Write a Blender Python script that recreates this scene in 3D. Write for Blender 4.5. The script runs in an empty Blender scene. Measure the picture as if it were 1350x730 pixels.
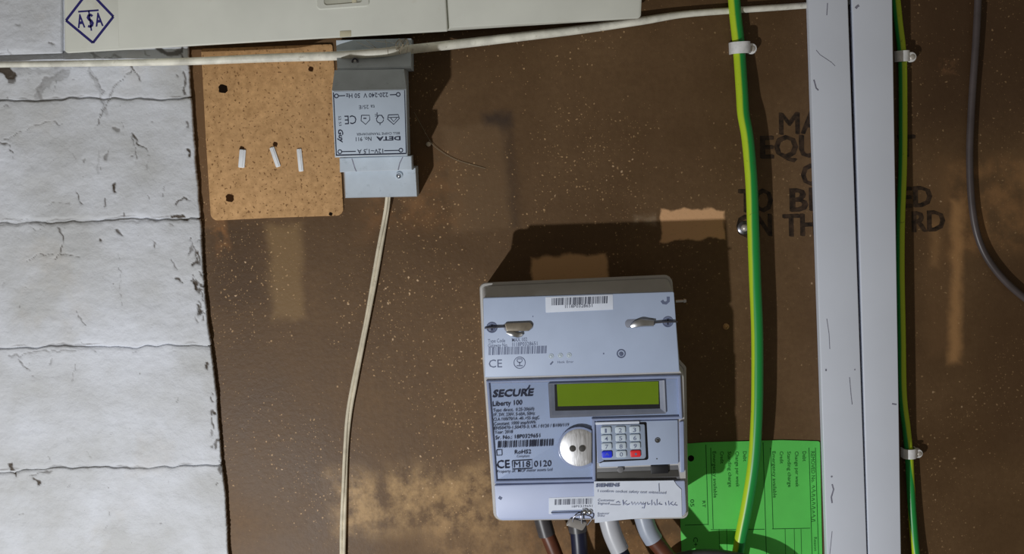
import bpy, bmesh, math, random
import numpy as np
from mathutils import Vector, Matrix, noise

random.seed(7)
scene = bpy.context.scene
COL = scene.collection
S = 0.001                                    # everything below is measured in millimetres

# ------------------------------------------------------------------ camera
PITCH, ROLL, DIST, FPX = math.radians(6.5), math.radians(3.2), 850.0, 1700.0
CAM = Vector((0, -DIST, DIST * math.tan(PITCH)))
FWD = Vector((0, math.cos(PITCH), -math.sin(PITCH)))
R0 = Vector((1, 0, 0)); U0 = Vector((0, math.sin(PITCH), math.cos(PITCH)))
RT = math.cos(ROLL) * R0 - math.sin(ROLL) * U0
UP = math.cos(ROLL) * U0 + math.sin(ROLL) * R0
cam_data = bpy.data.cameras.new('camera')
cam_data.sensor_width = 36.0
cam_data.lens = FPX / 1350 * 36.0
cam_data.clip_start = 0.01
cam_data.clip_end = 20
cam = bpy.data.objects.new('camera', cam_data)
COL.objects.link(cam)
m = Matrix((RT, UP, -FWD)).transposed().to_4x4()
m.translation = CAM * S
cam.matrix_world = m
scene.camera = cam


def W(px, py, h=0.0):
    """real x, z (mm) of the point that the photograph shows at px, py and that stands h mm off the board"""
    d = FWD * FPX + RT * (px - 675) + UP * (365 - py)
    t = (-h - CAM.y) / d.y
    p = CAM + d * t
    return (p.x, p.z)


def P(px, py, h=0.0):
    x, z = W(px, py, h)
    return Vector((x, -h, z))


# ------------------------------------------------------------------ world, lamp, exposure
world = bpy.data.worlds.new('room_light')
scene.world = world
world.use_nodes = True
bg = world.node_tree.nodes['Background']
bg.inputs[0].default_value = (1.0, 0.90, 0.74, 1)
bg.inputs[1].default_value = 0.12

ld = bpy.data.lights.new('torch', 'POINT')
ld.energy = 15.5
ld.color = (0.965, 0.98, 1.0)
ld.shadow_soft_size = 0.009
torch = bpy.data.objects.new('torch', ld)
COL.objects.link(torch)
lx, lz = W(75, 1165, 0)
torch.location = (lx * S, -610 * S, lz * S)

scene.view_settings.view_transform = 'Standard'
scene.view_settings.look = 'None'
scene.view_settings.gamma = 1.0
scene.view_settings.use_curve_mapping = False
scene.view_settings.exposure = 0.0


# ------------------------------------------------------------------ colour and material helpers
def lin(v):
    v /= 255.0
    return v / 12.92 if v <= 0.04045 else ((v + 0.055) / 1.055) ** 2.4


def rgb(r, g, b, k=1.0):
    k *= 1.28
    return (min(lin(r) / k, 0.9), min(lin(g) / k, 0.9), min(lin(b) / k, 0.9), 1)


class NT:
    def __init__(self, name):
        self.m = bpy.data.materials.new(name)
        self.m.use_nodes = True
        self.t = self.m.node_tree
        self.b = self.t.nodes['Principled BSDF']
        self.out = self.t.nodes['Material Output']
        self._c = None

    def n(self, kind, **kw):
        nd = self.t.nodes.new(kind)
        for k, v in kw.items():
            setattr(nd, k, v)
        return nd

    def l(self, a, b):
        self.t.links.new(a, b)

    def coord(self):
        if self._c is None:
            self._c = self.n('ShaderNodeTexCoord').outputs['Object']
        return self._c

    def noise(self, scale, detail=4, rough=0.55, vec=None, dist=0.0):
        nd = self.n('ShaderNodeTexNoise')
        nd.inputs['Scale'].default_value = scale
        nd.inputs['Detail'].default_value = detail
        nd.inputs['Roughness'].default_value = rough
        nd.inputs['Distortion'].default_value = dist
        self.l(vec or self.coord(), nd.inputs['Vector'])
        return nd.outputs[0]

    def voro(self, scale, vec=None):
        nd = self.n('ShaderNodeTexVoronoi')
        nd.inputs['Scale'].default_value = scale
        self.l(vec or self.coord(), nd.inputs['Vector'])
        return nd

    def mr(self, v, a, b, c=0.0, d=1.0, smooth=False):
        nd = self.n('ShaderNodeMapRange')
        if smooth:
            nd.interpolation_type = 'SMOOTHSTEP'
        self.l(v, nd.inputs[0])
        for i, x in enumerate((a, b, c, d)):
            nd.inputs[i + 1].default_value = x
        return nd.outputs[0]

    def math(self, op, a, b=None, clamp=False):
        nd = self.n('ShaderNodeMath', operation=op)
        nd.use_clamp = clamp
        for i, x in enumerate((a, b)):
            if x is None:
                continue
            if isinstance(x, (int, float)):
                nd.inputs[i].default_value = x
            else:
                self.l(x, nd.inputs[i])
        return nd.outputs[0]

    def mix(self, f, a, b):
        nd = self.n('ShaderNodeMix', data_type='RGBA')
        for sock, x in ((nd.inputs[0], f), (nd.inputs[6], a), (nd.inputs[7], b)):
            if isinstance(x, (int, float)):
                sock.default_value = x
            elif isinstance(x, tuple):
                sock.default_value = x
            else:
                self.l(x, sock)
        return nd.outputs[2]

    def bump(self, height, strength=0.3, dist=0.0005):
        nd = self.n('ShaderNodeBump')
        nd.inputs['Strength'].default_value = strength
        nd.inputs['Distance'].default_value = dist
        self.l(height, nd.inputs['Height'])
        self.l(nd.outputs[0], self.b.inputs['Normal'])

    def base(self, c):
        if isinstance(c, tuple):
            self.b.inputs['Base Color'].default_value = c
        else:
            self.l(c, self.b.inputs['Base Color'])


def plain(name, col, rough=0.5, spec=0.4, metal=0.0, var=0.08, vscale=60, grime=0.0, gcol=None, bump=0.0, bscale=900):
    n = NT(name)
    dark = tuple(x * (1 - var * 2) for x in col[:3]) + (1,)
    lite = tuple(min(1, x * (1 + var)) for x in col[:3]) + (1,)
    c = n.mix(n.mr(n.noise(vscale, 5), 0.35, 0.65), dark, lite)
    if grime:
        g = n.mr(n.noise(vscale * 2.3, 7, 0.65), 0.60, 0.72, 0, grime)
        c = n.mix(g, c, gcol or rgb(90, 80, 65))
    n.base(c)
    n.b.inputs['Roughness'].default_value = rough
    n.b.inputs['Specular IOR Level'].default_value = spec
    n.b.inputs['Metallic'].default_value = metal
    if bump:
        n.bump(n.noise(bscale, 3), bump, 0.0003)
    return n.m


M = {}
K = 0.46          # rough share of the torch light that a matt white surface sends to the camera
M['box'] = plain('aged cream plastic', rgb(165, 166, 158, 0.40), 0.45, 0.4, var=0.03, vscale=25, grime=0.25, gcol=rgb(140, 132, 110, 0.4))
M['box_dark'] = plain('cream plastic recess', rgb(150, 150, 138, 0.42), 0.5)
M['ivory'] = plain('ivory plug', rgb(158, 152, 130, 0.42), 0.5)
M['ink_blue'] = plain('navy print', rgb(38, 34, 100, 0.6), 0.5, var=0.02)
M['ink'] = plain('black print', rgb(40, 44, 62, 0.6), 0.6, 0.2, var=0.02)
M['ink_grey'] = plain('grey print', rgb(96, 104, 128, 0.55), 0.6, 0.2, var=0.02)
M['pen'] = plain('blue grey pen', rgb(84, 92, 128, 0.55), 0.6, var=0.02)
M['stencil'] = plain('faded black stencil paint', rgb(44, 32, 22, 0.42), 0.5, 0.3, var=0.35, vscale=300)
M['trf'] = plain('pale grey plastic', rgb(152, 160, 168, 0.42), 0.45, 0.4, var=0.04, vscale=80, grime=0.35, gcol=rgb(95, 105, 108, 0.45))
M['trf_label'] = plain('grey label', rgb(148, 158, 170, 0.42), 0.4, 0.4, var=0.02)
M['steel'] = plain('zinc steel', (0.62, 0.63, 0.65, 1), 0.28, 0.5, 1.0, var=0.05)
M['dark_steel'] = plain('dark steel', (0.22, 0.22, 0.25, 1), 0.35, 0.5, 1.0, var=0.1)
M['case'] = plain('grey meter plastic', rgb(160, 158, 156, 0.52), 0.35, 0.5, var=0.03, vscale=70)
M['panel'] = plain('blue grey meter plastic', rgb(147, 159, 181, 0.50), 0.42, 0.45, var=0.02, vscale=50)
M['panel_lower'] = plain('lavender grey meter plastic', rgb(158, 168, 196, 0.58), 0.42, 0.45, var=0.02, vscale=50)
M['frame_dark'] = plain('ring shade plastic', rgb(88, 96, 120, 0.52), 0.3, 0.5)  # shading of the small rings, put into a darker plastic colour
M['frame'] = plain('smoked frame plastic', rgb(128, 139, 168, 0.52), 0.2, 0.6, var=0.05)
M['recess'] = plain('shadowed grey plastic', rgb(92, 92, 94, 0.5), 0.5)
M['slot'] = plain('dark slot', rgb(60, 58, 55, 0.6), 0.5)
M['black'] = plain('black plastic', (0.012, 0.012, 0.015, 1), 0.4)
M['sticker'] = plain('white paper sticker', rgb(182, 188, 204, 0.50), 0.6, 0.2, var=0.02, vscale=120)
M['lcd'] = plain('green lcd', rgb(104, 128, 8, 0.52), 0.3, 0.4, var=0.04, vscale=30)
M['bezel'] = plain('lcd bezel', rgb(112, 116, 128, 0.5), 0.4)
M['key'] = plain('pale key', rgb(165, 176, 186, 0.5), 0.4, var=0.04)
M['keypad'] = plain('grey blue keypad', rgb(128, 140, 158, 0.5), 0.4)
M['key_blue'] = plain('blue key', rgb(35, 50, 190, 0.5), 0.35)
M['key_red'] = plain('red key', rgb(200, 40, 45, 0.5), 0.35)
M['trunk'] = plain('white pvc', rgb(150, 154, 174, 0.315), 0.38, 0.45, var=0.015, vscale=20)
M['trunk_base'] = plain('white pvc base', rgb(150, 153, 168, 0.33), 0.45, var=0.03)
M['scuff'] = plain('grey scuff', rgb(100, 100, 112, 0.40), 0.7, var=0.15, vscale=900)
M['clip'] = plain('white clip plastic', rgb(190, 190, 200, 0.33), 0.4, 0.5, var=0.06, vscale=300)
M['nail'] = plain('dull nail head', rgb(150, 145, 138, 0.4), 0.4, 0.5, 0.4)
M['cable_white'] = plain('dirty white cable', rgb(170, 168, 158, 0.36), 0.5, 0.35, var=0.12, vscale=90, grime=0.6, gcol=rgb(105, 95, 78, 0.4))
M['cord'] = plain('cream flex', rgb(168, 160, 142, 0.42), 0.45, 0.4, var=0.08, vscale=150, grime=0.4, gcol=rgb(90, 75, 55, 0.4))
M['grey_cable'] = plain('dark grey cable', rgb(54, 48, 48, 0.32), 0.4, 0.5, var=0.1)
M['tail_grey'] = plain('light grey sheath', rgb(150, 158, 172, 0.62), 0.35, 0.5, var=0.05)
M['tail_white'] = plain('white grey sheath', rgb(172, 174, 180, 0.62), 0.35, 0.5, var=0.04)
M['tail_dark'] = plain('dark grey sheath', rgb(66, 64, 66, 0.62), 0.4, 0.5, var=0.15)  # sheath colour darkened for the shade below the meter
M['core_brown'] = plain('brown core', rgb(92, 50, 32, 0.66), 0.42, 0.5, var=0.1)
M['core_blue'] = plain('blue core', rgb(22, 25, 48, 0.66), 0.4, 0.5, var=0.1)
M['seal_plastic'] = plain('cloudy seal plastic', rgb(120, 116, 112, 0.55), 0.25, 0.6, var=0.1)
M['tag_olive'] = plain('dull lead tag', rgb(112, 104, 92, 0.5), 0.4, 0.5, 0.35, var=0.1, vscale=200)
M['card'] = plain('green card', rgb(80, 170, 76, 0.46), 0.65, 0.2, var=0.03, vscale=40)
M['ink_green'] = plain('dark green print', rgb(34, 88, 40, 0.6), 0.7, 0.1, var=0.02)
M['hole'] = plain('hole dark', rgb(34, 22, 12), 0.9, 0.1)
M['hole_brown'] = plain('hole brown', rgb(70, 44, 22), 0.9, 0.1)
M['plug'] = plain('white plug plastic', rgb(188, 190, 196, 0.46), 0.4, var=0.05)
M['web'] = plain('cobweb thread', rgb(120, 112, 96, 0.5), 0.8, 0.1)
M['egg'] = plain('pale cocoon', rgb(190, 180, 165, 0.5), 0.8, 0.1)


def mat_port():
    n = NT('brushed steel')
    mp = n.n('ShaderNodeMapping')
    mp.inputs['Scale'].default_value = (1400, 1400, 60)
    n.l(n.coord(), mp.inputs[0])
    s = n.noise(1.0, 3, 0.6, mp.outputs[0])
    n.base(n.mix(s, (0.74, 0.75, 0.78, 1), (0.95, 0.95, 0.97, 1)))
    n.b.inputs['Metallic'].default_value = 1.0
    n.l(n.mr(s, 0.3, 0.7, 0.40, 0.56), n.b.inputs['Roughness'])
    n.bump(s, 0.25, 0.0002)
    return n.m


M['port'] = mat_port()


def mat_window():
    n = NT('clear cover')
    tr = n.n('ShaderNodeBsdfTransparent')
    tr.inputs[0].default_value = (0.96, 0.97, 0.99, 1)
    gl = n.n('ShaderNodeBsdfGlossy')
    gl.inputs['Roughness'].default_value = 0.04
    lw = n.n('ShaderNodeLayerWeight')
    lw.inputs[0].default_value = 0.5
    fr = n.math('POWER', lw.outputs['Facing'], 4.0).node
    fr = n.math('ADD', n.math('MULTIPLY', fr.outputs[0], 0.6), 0.035).node
    mx = n.n('ShaderNodeMixShader')
    n.l(fr.outputs[0], mx.inputs[0]); n.l(tr.outputs[0], mx.inputs[1]); n.l(gl.outputs[0], mx.inputs[2])
    n.l(mx.outputs[0], n.out.inputs[0])
    n.t.nodes.remove(n.b)
    return n.m


M['window'] = mat_window()


def mat_earth():
    """two-colour insulation: the stripe follows the u coordinate round the cable"""
    n = NT('green and yellow insulation')
    uv = n.n('ShaderNodeUVMap')
    sp = n.n('ShaderNodeSeparateXYZ')
    n.l(uv.outputs[0], sp.inputs[0])
    u = n.math('ADD', sp.outputs[0], n.math('MULTIPLY', n.math('SUBTRACT', n.noise(40, 2), 0.5), 0.03))
    fr = n.math('FRACT', u)
    tri = n.math('ABSOLUTE', n.math('SUBTRACT', fr, 0.5))
    f = n.mr(tri, 0.225, 0.285, 0, 1, True)
    c = n.mix(f, rgb(146, 168, 32, 0.42), rgb(20, 116, 50, 0.42))
    g = n.mr(n.noise(220, 6, 0.7), 0.63, 0.70, 0, 0.55)
    c = n.mix(g, c, rgb(60, 62, 20, 0.5))
    n.base(c)
    n.b.inputs['Roughness'].default_value = 0.38
    return n.m


M['earth'] = mat_earth()


def mat_brick():
    n = NT('white painted brick')
    at = n.n('ShaderNodeAttribute', attribute_name='grime')
    base = n.mix(n.mr(n.noise(22, 5), 0.35, 0.68), rgb(166, 167, 168, 0.53), rgb(188, 191, 198, 0.53))
    st = n.mr(n.noise(14, 4), 0.60, 0.76, 0, 0.4)
    base = n.mix(st, base, rgb(158, 148, 130, 0.5))
    fleck = n.mr(n.noise(330, 3, 0.6), 0.73, 0.77, 0, 0.55)
    base = n.mix(fleck, base, rgb(86, 80, 72, 0.55))
    g = n.mr(at.outputs[2], 0.12, 0.9, 0, 1.0)
    base = n.mix(g, base, rgb(66, 58, 50, 0.55))
    n.base(base)
    n.b.inputs['Roughness'].default_value = 0.55
    n.b.inputs['Specular IOR Level'].default_value = 0.3
    n.bump(n.noise(190, 8, 0.68), 0.6, 0.0016)
    return n.m


M['brick'] = mat_brick()


def mat_chip():
    n = NT('raw chipboard')
    c = n.mix(n.mr(n.noise(230, 5, 0.65), 0.3, 0.7), rgb(140, 108, 72, 0.45), rgb(172, 136, 95, 0.45))
    c = n.mix(n.mr(n.noise(18, 4), 0.4, 0.75, 0, 0.35), c, rgb(136, 108, 78, 0.45))
    v = n.voro(330)
    f = n.mr(n.noise(560, 2), 0.61, 0.67, 0, 0.8)
    c = n.mix(f, c, rgb(84, 56, 30, 0.47))
    n.base(c)
    n.b.inputs['Roughness'].default_value = 0.75
    n.b.inputs['Specular IOR Level'].default_value = 0.2
    n.bump(n.noise(500, 4), 0.35, 0.0004)
    return n.m


M['chip'] = mat_chip()


def mat_board():
    n = NT('brown varnished chipboard')
    pos = n.n('ShaderNodeNewGeometry').outputs['Position']
    kb = 0.42
    mot = n.noise(9, 6, 0.6, pos)
    c = n.mix(n.mr(mot, 0.33, 0.67), rgb(66, 48, 29, kb), rgb(88, 67, 44, kb))
    c = n.mix(n.mr(n.noise(240, 4, 0.7, pos), 0.3, 0.7, 0, 0.5), c, rgb(62, 44, 26, kb))
    # a wavy position makes the edges of the worn, pale and dark patches irregular
    wv = n.n('ShaderNodeTexNoise'); wv.inputs['Scale'].default_value = 70; wv.inputs['Detail'].default_value = 4
    n.l(pos, wv.inputs['Vector'])
    sub = n.n('ShaderNodeVectorMath', operation='SUBTRACT'); sub.inputs[1].default_value = (0.5, 0.5, 0.5)
    n.l(wv.outputs[1], sub.inputs[0])
    scl = n.n('ShaderNodeVectorMath', operation='SCALE'); scl.inputs['Scale'].default_value = 0.010
    n.l(sub.outputs[0], scl.inputs[0])
    ad = n.n('ShaderNodeVectorMath', operation='ADD')
    n.l(pos, ad.inputs[0]); n.l(scl.outputs[0], ad.inputs[1])
    wpos = ad.outputs[0]

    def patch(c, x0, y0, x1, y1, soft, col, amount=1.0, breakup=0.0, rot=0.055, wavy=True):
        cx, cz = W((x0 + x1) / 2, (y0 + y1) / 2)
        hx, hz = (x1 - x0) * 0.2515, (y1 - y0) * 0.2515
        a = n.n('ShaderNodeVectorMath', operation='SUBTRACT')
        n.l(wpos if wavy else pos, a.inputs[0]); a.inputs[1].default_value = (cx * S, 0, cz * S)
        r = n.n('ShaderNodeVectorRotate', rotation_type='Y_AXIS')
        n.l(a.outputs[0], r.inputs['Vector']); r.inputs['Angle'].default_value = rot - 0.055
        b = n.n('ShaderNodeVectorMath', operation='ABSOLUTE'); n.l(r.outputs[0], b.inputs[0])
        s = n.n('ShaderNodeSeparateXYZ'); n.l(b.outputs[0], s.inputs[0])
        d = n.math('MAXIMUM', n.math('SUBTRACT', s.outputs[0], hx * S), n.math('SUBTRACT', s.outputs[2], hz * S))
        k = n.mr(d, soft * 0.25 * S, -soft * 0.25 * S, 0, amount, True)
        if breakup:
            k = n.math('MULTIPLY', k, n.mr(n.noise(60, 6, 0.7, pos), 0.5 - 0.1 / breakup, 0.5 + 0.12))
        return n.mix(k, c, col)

    c = patch(c, 1190, -40, 1500, 170, 90, rgb(46, 31, 20, kb), 0.55)  # light falling off towards the top right, painted into the board colour
    c = patch(c, 1245, 205, 1500, 330, 26, rgb(118, 86, 54, kb), 0.62, 1.0)
    c = patch(c, 1218, 220, 1262, 470, 24, rgb(92, 68, 44, kb), 0.35)
    c = patch(c, 1253, 265, 1268, 480, 14, rgb(142, 106, 68, kb), 0.62, 0, 0.02)
    c = patch(c, 1226, 290, 1238, 350, 14, rgb(120, 90, 58, kb), 0.5)
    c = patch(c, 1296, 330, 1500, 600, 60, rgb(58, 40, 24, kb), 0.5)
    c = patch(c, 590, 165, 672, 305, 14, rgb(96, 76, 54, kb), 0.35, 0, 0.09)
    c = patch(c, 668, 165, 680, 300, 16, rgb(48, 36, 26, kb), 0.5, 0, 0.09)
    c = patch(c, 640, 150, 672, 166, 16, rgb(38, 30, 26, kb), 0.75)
    c = patch(c, 356, 296, 398, 420, 16, rgb(108, 86, 56, kb), 0.62, 0, 0.05)
    c = patch(c, 283, 292, 300, 336, 14, rgb(165, 112, 62, kb), 0.8, 1.0, 0.25)
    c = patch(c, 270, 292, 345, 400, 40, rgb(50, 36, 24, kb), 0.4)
    c = patch(c, 246, 60, 282, 300, 6, rgb(92, 67, 42, kb), 0.7, 0, 0.085)
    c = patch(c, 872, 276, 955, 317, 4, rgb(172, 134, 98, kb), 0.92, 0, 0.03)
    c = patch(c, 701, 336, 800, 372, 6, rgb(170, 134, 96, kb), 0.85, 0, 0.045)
    c = patch(c, 836, 284, 864, 296, 8, rgb(120, 104, 84, kb), 0.6, 0.8)
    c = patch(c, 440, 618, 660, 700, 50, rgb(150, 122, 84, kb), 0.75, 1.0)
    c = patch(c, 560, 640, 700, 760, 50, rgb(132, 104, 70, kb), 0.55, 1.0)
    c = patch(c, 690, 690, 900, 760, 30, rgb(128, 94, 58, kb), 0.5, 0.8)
    c = patch(c, 620, 655, 650, 668, 12, rgb(60, 44, 28, kb), 0.6, 1.0, 0.6)
    c = patch(c, 480, 205, 600, 300, 60, rgb(120, 84, 50, kb), 0.4, 1.0)
    c = patch(c, 1240, 80, 1262, 96, 8, rgb(110, 78, 52, kb), 0.7, 1.0)

    # pale wood flecks that show through the varnish, dense in places
    warp = n.n('ShaderNodeVectorMath', operation='SCALE'); warp.inputs['Scale'].default_value = 0.0022
    wn = n.n('ShaderNodeTexNoise'); wn.inputs['Scale'].default_value = 420
    n.l(pos, wn.inputs['Vector'])
    n.l(wn.outputs[1], warp.inputs[0])
    fa = n.n('ShaderNodeVectorMath', operation='ADD')
    n.l(pos, fa.inputs[0]); n.l(warp.outputs[0], fa.inputs[1])
    dens = n.noise(13, 4, 0.6, pos)
    for qx, qy, rad in ((560, 290, 0.055), (330, 350, 0.04), (800, 240, 0.06), (500, 400, 0.05)):
        qx, qz = W(qx, qy)
        dd = n.n('ShaderNodeVectorMath', operation='DISTANCE')
        n.l(pos, dd.inputs[0]); dd.inputs[1].default_value = (qx * S, 0, qz * S)
        dens = n.math('ADD', dens, n.mr(dd.outputs['Value'], 0.0, rad, 0.2, 0.0, True))
    for scale, r, lo, hi, col in ((360, 0.24, 0.42, 0.68, rgb(150, 122, 88, kb)), (640, 0.24, 0.38, 0.64, rgb(134, 106, 72, kb)), (150, 0.12, 0.46, 0.66, rgb(172, 146, 116, kb))):
        v = n.voro(scale, fa.outputs[0])
        sp = n.n('ShaderNodeSeparateColor'); n.l(v.outputs['Color'], sp.inputs[0])
        pick = n.math('GREATER_THAN', n.math('ADD', sp.outputs[0], n.mr(dens, lo, hi, -0.22, 0.27)), 0.80)
        k = n.math('MULTIPLY', n.mr(v.outputs['Distance'], r, r * 0.55), pick)
        # the flecks thin out on the right-hand half of the board
        sx = n.n('ShaderNodeSeparateXYZ'); n.l(pos, sx.inputs[0])
        k = n.math('MULTIPLY', k, n.mr(sx.outputs[0], 0.02, 0.14, 1.0, 0.5))
        c = n.mix(n.math('MULTIPLY', k, 0.8), c, col)
    n.base(c)
    n.l(n.mr(mot, 0.3, 0.7, 0.42, 0.6), n.b.inputs['Roughness'])
    n.b.inputs['Specular IOR Level'].default_value = 0.3
    n.bump(n.noise(300, 5, 0.6, pos), 0.3, 0.0006)
    return n.m


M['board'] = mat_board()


# ------------------------------------------------------------------ geometry helpers
def inset(poly, d):
    n = len(poly)
    a = sum(poly[i][0] * poly[(i + 1) % n][1] - poly[(i + 1) % n][0] * poly[i][1] for i in range(n))
    s = 1 if a > 0 else -1
    out = []
    for i in range(n):
        p0, p1, p2 = poly[i - 1], poly[i], poly[(i + 1) % n]
        e1 = (p1[0] - p0[0], p1[1] - p0[1]); e2 = (p2[0] - p1[0], p2[1] - p1[1])
        l1 = math.hypot(*e1) or 1e-9; l2 = math.hypot(*e2) or 1e-9
        n1 = (-e1[1] / l1 * s, e1[0] / l1 * s); n2 = (-e2[1] / l2 * s, e2[0] / l2 * s)
        k = max(1 + n1[0] * n2[0] + n1[1] * n2[1], 0.35)
        out.append((p1[0] + (n1[0] + n2[0]) / k * d, p1[1] + (n1[1] + n2[1]) / k * d))
    return out


def rpoly(pts, h, n=4):
    """pixel corners (x, y, radius px) -> rounded outline in mm at depth h"""
    q = [(W(p[0], p[1], h), (p[2] if len(p) > 2 else 0) * 0.503 * (1 - h / 850)) for p in pts]
    out = []
    for i in range(len(q)):
        p, r = q[i]
        a = Vector(q[i - 1][0]) - Vector(p); b = Vector(q[(i + 1) % len(q)][0]) - Vector(p)
        if r <= 0:
            out.append(p)
            continue
        a.normalize(); b.normalize()
        ang = a.angle(b)
        t = r / math.tan(ang / 2)
        s, e = Vector(p) + a * t, Vector(p) + b * t
        cc = Vector(p) + (a + b).normalized() * (r / math.sin(ang / 2))
        for j in range(n + 1):
            v = s.lerp(e, j / n) - cc
            v = v.normalized() * r + cc
            out.append((v.x, v.y))
    return out


class MB:
    def __init__(self):
        self.v, self.f, self.uv, self.caps = [], [], {}, set()

    def quad_ring(self, a, b, n):
        for i in range(n):
            j = (i + 1) % n
            self.f.append((a + i, a + j, b + j, b + i))

    def loft(self, rings, front=True, back=True):
        """rings: list of (outline mm, h)"""
        n = len(rings[0][0]); base = len(self.v)
        for poly, h in rings:
            self.v += [Vector((x, -h, z)) for x, z in poly]
        for k in range(len(rings) - 1):
            self.quad_ring(base + k * n, base + (k + 1) * n, n)
        if back:
            self.caps.add(len(self.f))
            self.f.append(tuple(range(base, base + n)))
        if front:
            self.caps.add(len(self.f))
            o = base + (len(rings) - 1) * n
            self.f.append(tuple(range(o, o + n)))
        return self

    def plate(self, poly, h0, h1, bev=0.0, seg=2):
        rings = [(poly, h0)]
        if bev <= 0:
            rings.append((poly, h1))
        else:
            for i in range(seg + 1):
                t = i / seg * math.pi / 2
                rings.append((inset(poly, bev * (1 - math.cos(t))) if i else poly, h1 - bev + bev * math.sin(t)))
        return self.loft(rings)

    def px(self, pts, h0, h1, bev=0.0, seg=2):
        pts = [(p[0], p[1], max(p[2], bev * 2.4) if len(p) > 2 and p[2] > 0 else 0) for p in pts]
        return self.plate(rpoly(pts, h1), h0, h1, bev, seg)

    def ring(self, outer, inner, h0, h1, bev=0.4):
        """a frame: outer and inner outlines (mm) of the same vertex count"""
        n = len(outer); b = len(self.v)
        rs = [(outer, h0), (outer, h1 - bev), (inset(outer, bev), h1), (inset(inner, -bev), h1), (inner, h1 - bev), (inner, h0)]
        for poly, h in rs:
            self.v += [Vector((x, -h, z)) for x, z in poly]
        for k in range(len(rs)):
            self.quad_ring(b + k * n, b + ((k + 1) % len(rs)) * n, n)
        return self

    def disc(self, px, py, rpx, h0, h1, bev=0.0, n=20, flip=None, sy=1.0):
        x, z = W(px, py, h1)
        r = rpx * 0.503 * (1 - h1 / 850)
        poly = [(x + r * math.cos(i / n * 2 * math.pi), z + sy * r * math.sin(i / n * 2 * math.pi)) for i in range(n)]
        return self.plate(poly, h0, h1, bev)

    def washer(self, px, py, ro, ri, h0, h1, n=20, bev=0.15):
        x, z = W(px, py, h1)
        k = 0.503 * (1 - h1 / 850)
        o = [(x + ro * k * math.cos(i / n * 2 * math.pi), z + ro * k * math.sin(i / n * 2 * math.pi)) for i in range(n)]
        q = [(x + ri * k * math.cos(i / n * 2 * math.pi), z + ri * k * math.sin(i / n * 2 * math.pi)) for i in range(n)]
        return self.ring(o, q, h0, h1, bev)

    def dome(self, px, py, rpx, h0, hgt, n=14, k=4):
        x, z = W(px, py, h0)
        r = rpx * 0.503 * (1 - h0 / 850)
        rings = []
        for j in range(k + 1):
            t = j / k * math.pi / 2 * 0.97
            rings.append(([(x + r * math.cos(t) * math.cos(i / n * 2 * math.pi), z + r * math.cos(t) * math.sin(i / n * 2 * math.pi)) for i in range(n)], h0 + hgt * math.sin(t)))
        return self.loft(rings)

    def tube(self, pts, r, n=12, sub=6, twist=0.0, u0=0.0, flat=1.0, raw=False):
        """pts mm vectors; r radius mm or list"""
        rr = r if isinstance(r, (list, tuple)) else [r] * len(pts)
        path, rad = [], []
        if raw or len(pts) < 3:
            path, rad = list(pts), list(rr)
        else:
            for i in range(len(pts) - 1):
                p0 = pts[max(i - 1, 0)]; p1 = pts[i]; p2 = pts[i + 1]; p3 = pts[min(i + 2, len(pts) - 1)]
                for j in range(sub):
                    t = j / sub
                    path.append(0.5 * (2 * p1 + (p2 - p0) * t + (2 * p0 - 5 * p1 + 4 * p2 - p3) * t * t + (3 * p1 - p0 - 3 * p2 + p3) * t ** 3))
                    rad.append(rr[i] * (1 - t) + rr[i + 1] * t)
            path.append(pts[-1]); rad.append(rr[-1])
        base = len(self.v)
        tw = twist if callable(twist) else (lambda q: twist * q)
        nrm = None; ln = 0.0
        for i, p in enumerate(path):
            d = (path[min(i + 1, len(path) - 1)] - path[max(i - 1, 0)]).normalized()
            if nrm is None:
                ref = Vector((0, -1, 0)) if abs(d.y) < 0.9 else Vector((1, 0, 0))
                nrm = (ref - d * ref.dot(d)).normalized()
            else:
                nrm = (nrm - d * nrm.dot(d)).normalized()
                ln += (p - path[i - 1]).length
            bi = d.cross(nrm)
            for j in range(n):
                a = j / n * 2 * math.pi
                self.v.append(p + (nrm * math.cos(a) * flat + bi * math.sin(a)) * rad[i])
            if i:
                a0, b0 = base + (i - 1) * n, base + i * n
                for j in range(n):
                    k = (j + 1) % n
                    self.uv[len(self.f)] = [(u0 + j / n + tw(ln0), ln0), (u0 + (j + 1) / n + tw(ln0), ln0), (u0 + (j + 1) / n + tw(ln), ln), (u0 + j / n + tw(ln), ln)]
                    self.f.append((a0 + j, a0 + k, b0 + k, b0 + j))
            ln0 = ln
        self.f.append(tuple(range(base, base + n)))
        o = base + (len(path) - 1) * n
        self.f.append(tuple(range(o, o + n)))
        return self

    def stroke(self, pts, wpx, h):
        """flat printed line through pixel points"""
        q = [Vector(W(p[0], p[1], h)) for p in pts]
        w = wpx * 0.503 * (1 - h / 850) / 2
        L, R = [], []
        for i, p in enumerate(q):
            d = (q[min(i + 1, len(q) - 1)] - q[max(i - 1, 0)])
            d = d.normalized() if d.length > 1e-9 else Vector((1, 0))
            nn = Vector((-d.y, d.x)) * w
            L.append(p + nn); R.append(p - nn)
        b = len(self.v)
        for i in range(len(q)):
            self.v += [Vector((L[i].x, -h, L[i].y)), Vector((R[i].x, -h, R[i].y))]
            if i:
                self.f.append((b + 2 * i - 2, b + 2 * i - 1, b + 2 * i + 1, b + 2 * i))
        return self

    def loop(self, cx, cy, r, wpx, h, n=20, a0=0.0, a1=2 * math.pi):
        return self.stroke([(cx + r * math.cos(a0 + (a1 - a0) * i / n), cy + r * math.sin(a0 + (a1 - a0) * i / n)) for i in range(n + 1)], wpx, h)

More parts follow.
